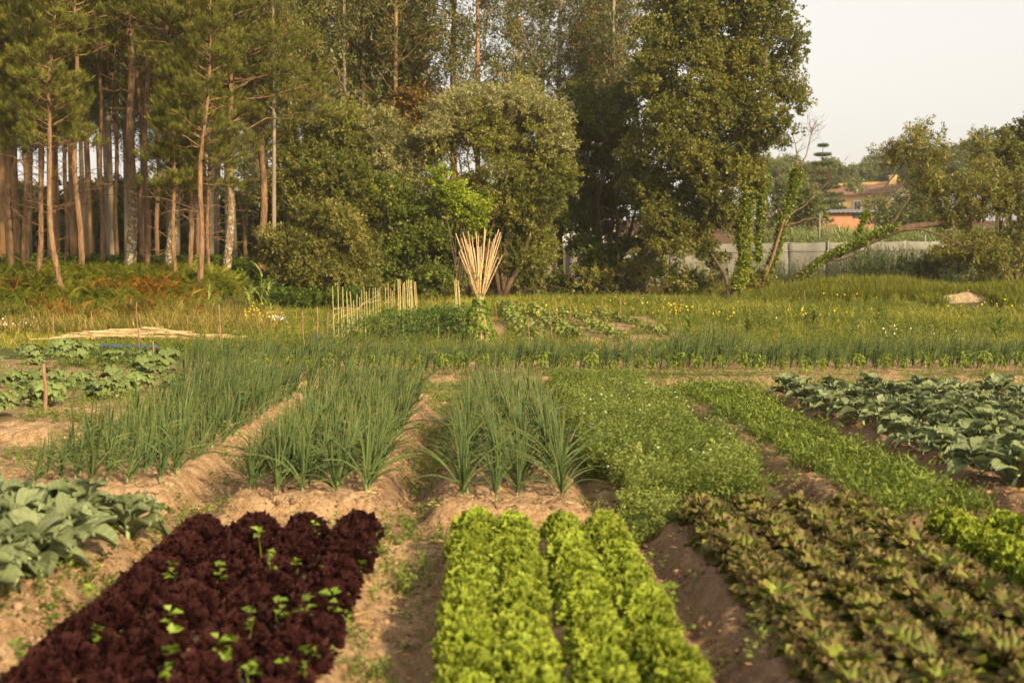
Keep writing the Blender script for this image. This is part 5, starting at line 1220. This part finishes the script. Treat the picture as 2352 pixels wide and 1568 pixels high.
lobe_tree('shrub', 'dark sagging shrub below the crown of the leaning tree', 'shrub', 2270, 56.0, [(2200, 610, 90, 35), (2300, 615, 90, 40), (2380, 600, 60, 50), (2120, 625, 60, 22)], M_dark, T_wil, 7, .05, BC, gaps=.40)
def ivy(name, label, poly, Y, wid, n, base_u, mat=M_ivy, sz=1.0):
    pl = np.array([P(a, b, Y + c_) for a, b, c_ in poly]); s = np.linspace(0, 1, len(pl)); x = P(base_u, 650, Y)[0]; base = np.array([x, Y, gz(x, Y)])
    f = rng.uniform(0, 1, n); q = np.stack([np.interp(f, s, pl[:, i]) for i in range(3)], -1) - base
    wv = wid * (.55 + .6 * vnoise(f * 9, f * 0, 3)); d = unit(n, rng); p = q + d * wv[:, None] * rng.uniform(.5, 1.1, n)[:, None]
    mb = MB(); T = tmpl([xf(leafq(.09 * sz, .085 * sz, .1, .2), frames(unit(1, R0) * [[1, 1, .5]], R0.uniform(0, 6, 1))[0], R0.normal(size=3) * .06, R0.uniform(-.3, .3)) for _ in range(7)])
    mb.scatter(T, p, frames(d + [[0, 0, -.3]], rng.uniform(0, 6.28, n)) * rng.uniform(.7, 1.2, n)[:, None, None], np.clip(.5 + rng.normal(0, .22, n), 0, 1))
    o = mb.build(name, mat); o.location = base; tag(o, label, 'ivy', 'ivy on the right-hand trunks')
ivy('ivy', 'bright ivy wrapping the trunk at the foot of the tall oak', [(1690, 660, -.1), (1712, 600, 0), (1705, 540, .2), (1715, 480, .2), (1720, 420, .2)], 52, .30, 1300, 1690)
ivy('ivy', 'ivy climbing the dead tree right of the oak up to its bare branches', [(1760, 640, .3), (1790, 560, .2), (1798, 500, .1), (1822, 440, 0), (1828, 400, 0), (1832, 395, 0)], 52.5, .17, 900, 1760)
ivy('ivy', 'yellow-green ivy curtain between the oak and the dead tree', [(1740, 600, 0), (1745, 520, 0), (1750, 440, 0), (1752, 390, 0)], 52.2, .30, 620, 1745)
ivy('ivy', 'ivy running along the slanting trunk of the leaning tree', [(1820, 655, -.05), (1900, 588, 0), (1985, 552, 0), (2060, 518, .2)], 50.85, .13, 620, 1900)
ivy('ivy', 'ivy tuft on the upright branch of the leaning tree', [(1965, 550, 0), (1985, 500, .1), (1990, 490, .1)], 51.0, .12, 130, 1965)
def bare_tree(u, Y, label):
    x = P(u, 650, Y)[0]; base = np.array([x, Y, gz(x, Y)]); root = thing('dead_tree', label, 'dead tree', base); mb = MB()
    def pt(a, b, c_=0): return P(a, b, Y + c_) - base
    def pl(pts, r0, r1):
        q = np.array([pt(*k) for k in pts]); s = np.linspace(0, 1, len(q)); ss = np.linspace(0, 1, 16); q = np.stack([np.interp(ss, s, q[:, i]) for i in range(3)], -1)
        q[1:-1] += rng.normal(size=q[1:-1].shape) * .015; mb.tube(q, r0 + (r1 - r0) * ss, 6); return q
    m_ = [pl([(1748, 660), (1775, 590), (1795, 520), (1815, 450), (1832, 400), (1828, 340), (1815, 290)], .085, .008), pl([(1735, 660), (1770, 600), (1790, 540)], .06, .03), pl([(1832, 400), (1850, 360), (1862, 310), (1866, 290)], .03, .008),
          pl([(1800, 505), (1850, 470), (1890, 430), (1920, 395)], .03, .006), pl([(1800, 520), (1870, 500), (1920, 512)], .03, .008), pl([(1690, 480), (1740, 510), (1790, 480), (1830, 470)], .03, .01)]
    for q in (m_[0], m_[2], m_[3]):
        for _ in range(16):
            i = rng.integers(8, 15); a = rng.uniform(0, 6.28); L = rng.uniform(.3, 1.0); e = q[i] + np.array([math.cos(a), .5 * math.sin(a), rng.uniform(.3, 1.2)]) * L * .8
            b_ = limb(mb, q[i], e, .010, .004, 6, .35, 0, 4)
            for _ in range(3): j = rng.integers(2, 5); limb(mb, b_[j], b_[j] + rng.normal(size=3) * .25 + [0, 0, .1], .005, .003, 4, .3, 0, 3)
    mb.build('trunk', M_pinebark2, root)
bare_tree(1745, 52.5, 'dead tree with bare twiggy top against the sky, right of the oak')

# ------------------------------------------------------------------ grey fence, greenhouse sheet, reeds
M_sheet = plain('grey_fence_sheet', (.15, .14, .115), (.25, .235, .20), 1.1, .85, .1, .03, (1, 1, .3))
M_post = plain('grey_metal', (.16, .16, .15), (.24, .24, .22), 6, .5, .5)
M_poly = plain('white_greenhouse_film', (.46, .45, .41), (.62, .61, .56), 1.5, .4, .4, .05)
root = thing('sheet_fence', 'long grey sheet fence with metal posts behind the oak and the leaning tree', 'fence', (P(1450, 640, 66)[0], 66, 1.2))
fu = np.linspace(1180, 2260, 13); bx = root.location
for i in range(12):
    a = P(fu[i], 640, 66 - .0015 * (fu[i] - 1180)); b = P(fu[i + 1], 640, 66 - .0015 * (fu[i + 1] - 1180)); n = 9
    V = []; top = 3.05 + .25 * (fu[i] - 1180) / 1080; top2 = 3.05 + .25 * (fu[i + 1] - 1180) / 1080
    for k, z0 in enumerate(np.linspace(0, 1, 6)):
        for j in range(n):
            f = j / (n - 1); V.append((a[0] + (b[0] - a[0]) * f - bx[0], a[1] + (b[1] - a[1]) * f - bx[1] + .03 * math.sin(j * 1.3 + k * .8 + i), (.9 + (top + (top2 - top) * f - .9 - .04 * math.sin(math.pi * f) + .008 * math.sin(j * 2.1 + i)) * z0) - bx[2]))
    V = np.array(V); I = np.arange(54).reshape(6, n); q = np.stack([I[:-1, :-1], I[:-1, 1:], I[1:, 1:], I[1:, :-1]], -1).reshape(-1, 4)
    mb = MB(); mb.add(V, q); o = mb.build('panel', M_sheet, root); sm = o.modifiers.new('s', 'SOLIDIFY'); sm.thickness = .01
    mb = MB(); mb.tube([(a[0] - bx[0], a[1] - bx[1] + (-.07 if i % 4 == 0 else .09), -.4), (a[0] - bx[0], a[1] - bx[1] + (-.07 if i % 4 == 0 else .09), top + .05 - bx[2])], .028, 8); mb.build('post', M_post, root)
    mb = MB(); mb.tube([(a[0] - bx[0], a[1] - bx[1] - .06, top - .45 - bx[2]), (b[0] - bx[0], b[1] - bx[1] - .06, top2 - .45 - bx[2])], .012, 5); mb.build('wire', M_post, root)
for i, (u, v, Y, l) in enumerate([(1883, 490, 70, 'tall thin grey metal pole standing behind the fence, in front of the orange shed'), (2004, 520, 70, 'shorter grey metal pole behind the fence, right of the orange shed'), (2125, 540, 65.3, 'grey metal pole rising just above the fence near the leaning crown')]):
    p = P(u, v, Y); g = gz(p[0], Y); mb = MB(); mb.tube([(0, 0, -.1), (0, 0, p[2] - g)], .04, 8); mb.tube([(0, 0, p[2] - g), (0, 0, p[2] - g + .03)], .055, 8); o = mb.build('metal_pole', M_post); o.location = (p[0], Y, g); tag(o, l, 'pole', 'grey poles by the fence')
# greenhouse film seen through the trees
a = P(1245, 590, 64); b = P(1430, 590, 64); mb = MB(); V = []
for j in range(22):
    f = j / 21; x = a[0] + (b[0] - a[0]) * f - a[0]
    for k in range(12):
        g_ = k / 11 * math.pi; V.append((x, 3 * (1 - math.cos(g_)) / 2 * 1.6, .6 + 2.9 * math.sin(g_) ** .7 * (.93 + .07 * math.cos(j * 1.8))))
V = np.array(V); I = np.arange(22 * 12).reshape(22, 12); q = np.stack([I[:-1, :-1], I[:-1, 1:], I[1:, 1:], I[1:, :-1]], -1).reshape(-1, 4)
root = thing('polytunnel', 'white plastic film polytunnel glimpsed through the trees above the fence', 'polytunnel', (a[0], 67.5, .9))
mb.add(V, q); o = mb.build('film', M_poly, root); sm = o.modifiers.new('s', 'SOLIDIFY'); sm.thickness = .02
for j in range(0, 22, 3):
    x = (b[0] - a[0]) * j / 21; h_ = MB(); h_.tube([(x, 3 * (1 - math.cos(g_)) / 2 * 1.6, .56 + 2.9 * math.sin(g_) ** .7 * .93) for g_ in np.linspace(0, math.pi, 14)], .025, 6); h_.build('hoop', M_post, root)
M_reed = leafmat('reed_leaf', [(0, (.09, .13, .045)), (.5, (.16, .20, .08)), (1, (.30, .32, .16))], trans=.3, rough=.5, var=0)
def reed(r, H=2.6, n=14, w=.055):
    return tmpl([blade(H, .03, .12, 4, .03)] + [xf(blade(r.uniform(.5, .8), w, 1.3, 4, r.uniform(.2, .6)), rotz(r.uniform(0, 6.28)), (0, .05 * f, H * (.2 + .75 * f)), r.uniform(-.25, .25)) for f in np.linspace(0, 1, n)])
T_reed = [reed(R0) for _ in range(5)]
P_r = np.concatenate([uni(2000, 17, 32, 69, 86), uni(600, 26, 40, 62.5, 66)])
P_r = P_r[(P_r[:, 0] - P_r[:, 1] * .02) * 1.0 < 40]
scatter_stuff('reeds', 'tall green reeds growing behind the grey fence', M_reed, T_reed, P_r, (.75, 1.12), tilt=.06)
P_r2 = np.concatenate([uni(700, 13.0, 19, 56, 64.5, lambda p: fbm(p[:, 0] * .8, p[:, 1] * .8, 191, 3) > .45), uni(500, 18, 26, 54, 64.5), uni(160, 7, 13, 60, 64.5)])
P_r2 = np.column_stack([P_r2, np.where(P_r2[:, 0] < 17, .5, .75)])
scatter_stuff('reed_clumps', 'darker reeds and rank grass at the foot of the grey fence', M_reed, T_reed, P_r2, (.5, .95), rnd=(0, .5), tilt=.12)
rp = protos('giant_reed', M_potato, lambda r: reed(r, 1.35, 11, .06), 3)
for (u, v, s, l) in [(572, 745, .95, 'giant reed plant beside the gully, the left of two clumps'), (578, 748, .8, 'shorter reed stem leaning out of the left clump'), (600, 745, 1.2, 'tallest giant reed beside the gully with drooping leaves'), (612, 746, .9, 'giant reed stem at the right of the clump'), (622, 748, .6, 'small reed shoot beside the yellow flowers'), (505, 752, .75, 'reed shoot behind the pair of sticks'), (478, 742, .8, 'thin reed at the end of the fern bank')]:
    g = hit(u, v); tag(put(rp.get(), g, random.uniform(0, 6.28), s, (random.gauss(0, .06), random.gauss(0, .06))), l, 'reed', 'giant reeds beside the gully')
rp.clear()

# ------------------------------------------------------------------ house, shed, far trees
M_yellow = plain('yellow_render', (.66, .43, .17), (.74, .50, .21), 1.2, .9, .15, .01)
M_gable_lit = plain('sunlit_gable_render', (.74, .66, .46), (.82, .74, .54), 1.2, .9, .15, .01)  # the gable's sunlit paleness is painted into this render
M_trim = plain('white_trim', (.68, .66, .60), (.78, .76, .70), 6, .7, .3)
M_glass = plain('window_glass', (.03, .045, .055), (.05, .07, .08), 2, .15, .6)
M_brick = plain('orange_brick', (.40, .19, .10), (.48, .25, .13), 3, .9, .1, .01)
def tilemat():
    m, t, out = newmat('brown_roof_tiles'); w = N(t, 'ShaderNodeTexWave'); w.inputs['Scale'].default_value = 2.2; w.inputs['Distortion'].default_value = .6
    t.links.new(N(t, 'ShaderNodeTexCoord').outputs['Object'], w.inputs[0]); c = ramp(t, w.outputs['Fac'], [(.2, (.13, .06, .04)), (.8, (.30, .16, .10))])
    bsdf(t, out, c, .85, .2, bump=w.outputs['Fac'], bs=.8, bd=.08); return m
M_tile = tilemat()
HX = P(2048, 500, 190); hyaw = math.radians(-38)
root = thing('yellow_house', 'yellow rendered house with brown tiled roof on the rise behind the shed', 'house', (HX[0], 190, 9.0)); root.rotation_euler = (0, 0, hyaw)
# local frame: the long wall runs along -x from the near corner, the gable along +y
Lh, Wh, Hh = 10.4, 8.2, 4.3
mb = MB(); mb.box((-Lh / 2, Wh / 2, Hh / 2 - 1), (Lh, Wh, Hh + 2)); mb.build('wall', M_yellow, root, False)
mb = MB(); mb.add([(0.03, -.02, Hh - .2), (0.03, Wh + .02, Hh - .2), (0.03, Wh / 2, Hh + 1.35), (-.15, -.02, Hh - .2), (-.15, Wh + .02, Hh - .2), (-.15, Wh / 2, Hh + 1.35), (0.03, -.02, -2), (0.03, Wh + .02, -2), (-.15, -.02, -2), (-.15, Wh + .02, -2)],
       [(6, 7, 1, 0), (8, 3, 4, 9), (6, 0, 3, 8), (7, 9, 4, 1), (0, 2, 5, 3), (2, 1, 4, 5)], [(0, 1, 2), (3, 5, 4)]); mb.build('gable_wall', M_gable_lit, root, False)
rf = MB(); e = .55
for sgn in (0, 1):
    y0 = -e if sgn == 0 else Wh + e; z0 = Hh - .05 - .2; ym = Wh / 2; z1 = Hh + 1.55
    V = [(-Lh - e, y0, z0), (e, y0, z0), (e, ym, z1), (-Lh - e, ym, z1)]; V2 = [(a, b, c + .16) for a, b, c in V]
    rf.add(V + V2, [(0, 1, 5, 4), (1, 2, 6, 5), (2, 3, 7, 6), (3, 0, 4, 7), (4, 5, 6, 7), (3, 2, 1, 0)])
ro = rf.build('roof', M_tile, root, False)
c_ = MB(); c_.box((-1.2, Wh / 2 - .6, Hh + 1.9), (.9, .6, 1.5)); c_.box((-1.2, Wh / 2 - .6, Hh + 2.7), (1.1, .8, .12)); c_.build('chimney', M_yellow, ro, False)
c_ = MB(); c_.box((-Lh / 2 - .3, Wh / 2 - .1, Hh + 1.72), (Lh * .86, .5, .35)); c_.build('ridge_wall', M_yellow, ro, False)
c_ = MB(); c_.box((-5.9, .9, Hh + .9), (.4, .4, 1.3)); c_.build('vent_pipe', M_trim, ro, False)
def window(x, z, w, h_):
    f = MB(); f.box((x, -.04, z), (w + .3, .1, h_ + .3)); fo = f.build('window', M_trim, root, False)
    g_ = MB(); g_.box((x, -.1, z), (w, .06, h_)); g_.build('pane', M_glass, fo, False)
    s_ = MB(); s_.box((x, -.14, z), (.06, .05, h_)); s_.build('glazing_bar', M_trim, fo, False)
window(-5.3, 2.4, .9, 1.4); window(-2.0, 2.4, 1.6, 1.4); window(-8.6, 2.4, .8, 1.3)
f = MB(); f.box((.09, Wh / 2, 2.4), (.08, 1.5, 1.6)); fo = f.build('window', M_trim, root, False); g_ = MB(); g_.box((.15, Wh / 2, 2.4), (.06, 1.2, 1.3)); g_.build('pane', M_glass, fo, False)
SX = P(1948, 500, 120); root = thing('brick_shed', 'low orange brick shed with a grey corrugated roof in front of the yellow house', 'shed', (SX[0], 120, 3.4)); root.rotation_euler = (0, 0, math.radians(-8))
mb = MB(); mb.box((0, 2.5, 1.65), (5.4, 5, 4.3)); mb.build('wall', M_brick, root, False)
mb = MB(); V = []
for i in range(61):
    x = -3.1 + 6.2 * i / 60; z = .04 * math.sin(i * 1.57)
    V += [(x, -.5, 3.82 + z), (x, 5.4, 4.3 + z)]
I = np.arange(122).reshape(61, 2); q = np.stack([I[:-1, 0], I[1:, 0], I[1:, 1], I[:-1, 1]], -1); mb.add(V, q); o = mb.build('roof', M_post, root, False); sm = o.modifiers.new('s', 'SOLIDIFY'); sm.thickness = .06
mb = MB(); mb.box((.9, -.03, 3.45), (.9, .08, .35)); mb.build('vent_opening', M_glass, root, False)
mb = MB(); mb.box((-1.4, -.04, 1.6), (1.1, .1, 2.2)); mb.build('door', M_stick, root, False)
# old stone wall bit at far right
# Norfolk pine in tiers
def norfolk(u, Y, vtop, label):
    x = P(u, 500, Y)[0]; z0 = gz(x, Y); H = P(u, vtop, Y)[2] - z0; root = thing('norfolk_pine', label, 'conifer', (x, Y, z0)); tm = MB(); cm = MB(); tm.tube([(0, 0, 0), (0, 0, H * .5), (0, 0, H)], [.25, .13, .02], 9)
    pos, d = [], []; h = 1.4
    while h < H - .4:
        f = h / H; R = 3.3 * (1 - f) ** .85 + .25; nb = 7
        for i in range(nb):
            a = i * 6.283 / nb + h * 2; e = np.array([math.cos(a) * R, math.sin(a) * R, h + R * .10]); tm.tube([(0, 0, h), e * [.5, .5, 1] - [0, 0, .04 * R], e], [.05, .035, .015], 4)
            for s in np.linspace(.15, 1, int(5 + R * 6)):
                for sg in (-1, 1):
                    w_ = .42 * (1 - s * .55) * min(R, 1.6) / 1.6; pos.append(np.array([math.cos(a) * R * s, math.sin(a) * R * s, h + R * .1 * s]) + np.array([-math.sin(a), math.cos(a), .12]) * sg * w_ * rng.uniform(.3, 1.1)); d.append(np.array([-math.sin(a) * sg + math.cos(a) * .6, math.cos(a) * sg + math.sin(a) * .6, .35]))
        h += .62 + .55 * f
    tm.build('trunk', M_bark, root); pos = np.array(pos); d = np.array(d); n = len(pos)
    Tn = tmpl([xf(leafq(.26, .05, .1, 0), frames(unit(1, R0) + [[0, 1.2, 0]], R0.uniform(0, 6, 1))[0], (0, 0, 0), R0.uniform(-.2, .2)) for _ in range(16)])
    cm.scatter(Tn, pos, frames(d, rng.uniform(0, 6, n)) * rng.uniform(.9, 1.4, n)[:, None, None], np.clip(.5 + rng.normal(0, .2, n), 0, 1)); cm.build('crown', M_nf, root)
M_nf = broad('norfolk_needles', (.035, .058, .018), (.065, .095, .028), (.11, .14, .045))
M_far = broad('far_pine_needles', (.055, .075, .025), (.095, .12, .04), (.15, .17, .06))
norfolk(1888, 150, 326, 'tiered Norfolk pine left of the yellow house')
T_far = [spray(20, .9, .36, .16, R0, .8, .2) for _ in range(4)]
def far_pine(seed):
    global rng
    keep = rng; rng = np.random.default_rng(seed); root = bpy.data.objects.new('far_pine', None); C.objects.link(root); tm = MB(); cm = MB(); H = 10; tm.tube([(0, 0, 0), (.1, 0, 5), (0, .1, 9.4)], [.24, .16, .05], 8)
    pos = []
    for i in range(13):
        a = rng.uniform(0, 6.28); r_ = rng.uniform(.3, 2.2); c = np.array([math.cos(a) * r_, math.sin(a) * r_, rng.uniform(5.6, 9.2)]); limb(tm, (0, 0, c[2] - 1.2), c, .07, .02, 5, .1, 0, 5)
        n = 70; dd = unit(n, rng); pos.append(c + dd * np.array([1.3, 1.3, .8]) * rng.uniform(.5, 1, n)[:, None])
    tm.build('trunk', M_pinebark2, root); pos = np.concatenate(pos); n = len(pos); k = rng.integers(0, 4, n); M = frames(unit(n, rng) + [[0, 0, .6]], rng.uniform(0, 6, n))
    for i in range(4): cm.scatter(T_far[i], pos[k == i], M[k == i], np.clip(.5 + rng.normal(0, .2, (k == i).sum()), 0, 1))
    cm.build('crown', M_far, root); rng = keep; return root
fp = Proto([far_pine(900 + i) for i in range(4)])
fl = 'one of the far pines on the hill behind the yellow house'
for (u, Y, s) in [(1800, 215, 1.15), (1835, 230, 1.1), (1850, 205, .95), (1930, 225, 1.15), (1900, 240, 1.1), (1960, 235, .9), (1985, 225, 1.1), (2010, 245, 1.2), (2040, 230, 1.25), (2075, 225, 1.2), (2110, 235, 1.25), (2140, 215, 1.25), (2170, 225, 1.3), (2210, 230, 1.3), (2250, 225, 1.4), (2290, 235, 1.4), (2340, 225, 1.5), (2390, 230, 1.5),
                  (1780, 190, .9), (1760, 200, 1.0), (1815, 175, .7), (2150, 185, 1.0), (2120, 200, 1.1), (2200, 185, 1.1), (2260, 190, 1.2), (2320, 185, 1.2), (2380, 180, 1.2), (1740, 215, 1.1), (2450, 200, 1.4)]:
    x = P(u, 500, Y)[0]; put(fp.get(), (x, Y, gz(x, Y)), random.uniform(0, 6.28), s); fp_o = [o for o in bpy.data.objects if o.name.startswith('far_pine') and 'label' not in o.keys() and o.location.length > 1]
    for o in fp_o: tag(o, fl, 'pine tree', 'far pines on the hill')
fp.clear()
def cone_fir(u, Y, vtop, label):
    x = P(u, 500, Y)[0]; z0 = gz(x, Y); H = P(u, vtop, Y)[2] - z0; root = thing('fir_tree', label, 'fir', (x, Y, z0)); tm = MB(); tm.tube([(0, 0, 0), (0, 0, H)], [.2, .03], 7); tm.build('trunk', M_bark, root)
    n = 900; h = rng.uniform(.1, 1, n); a = rng.uniform(0, 6.28, n); R = 2.4 * (1 - h) * rng.uniform(.5, 1, n) + .1; cm = MB(); p = np.stack([np.cos(a) * R, np.sin(a) * R, h * H], -1)
    cm.scatter(T_far[0], p, frames(np.stack([np.cos(a), np.sin(a), .2 + 0 * a], -1), rng.uniform(0, 6, n)) * .8, np.clip(.4 + rng.normal(0, .2, n), 0, 1)); cm.build('crown', M_far, root)
cone_fir(1948, 200, 388, 'pointed fir just right of the Norfolk pine'); cone_fir(1998, 240, 375, 'small pointed fir on the skyline behind the house')
lobe_tree('bush', 'grey-green rounded bush below the Norfolk pine', 'bush', 1840, 100, [(1835, 470, 50, 45, 0), (1800, 500, 40, 40, 0), (1860, 490, 40, 30, 0)], M_far, T_far, 1.6, .06, None, gaps=.3)
lobe_tree('bush', 'rounded green bush in front of the right half of the yellow house', 'bush', 2060, 110, [(2050, 490, 45, 30, 0), (2090, 500, 45, 35, 0), (2120, 470, 35, 30, 0), (2150, 500, 50, 30, 0)], M_far, T_far, 1.6, .06, None, gaps=.36)
lobe_tree('bush', 'dark bush against the left end of the yellow house', 'bush', 1905, 165, [(1900, 480, 25, 20, 0), (1960, 425, 22, 14, 6)], M_far, T_far, 1.6, .06, None, gaps=.3)

# ------------------------------------------------------------------ the hazy evening air
hz_m = bpy.data.materials.new('haze'); hz_m.use_nodes = True; ht = hz_m.node_tree; ht.nodes.clear()
ho = ht.nodes.new('ShaderNodeOutputMaterial'); hv = ht.nodes.new('ShaderNodeVolumePrincipled')
hv.inputs['Color'].default_value = (1.0, .96, .88, 1); hv.inputs['Density'].default_value = .00035; hv.inputs['Anisotropy'].default_value = .2
ht.links.new(hv.outputs[0], ho.inputs['Volume'])
mb = MB(); mb.box((0, 780, 19), (2500, 1780, 42)); tag(mb.build('haze', hz_m, None, False), 'thin golden haze hanging in the evening air', kind='stuff')
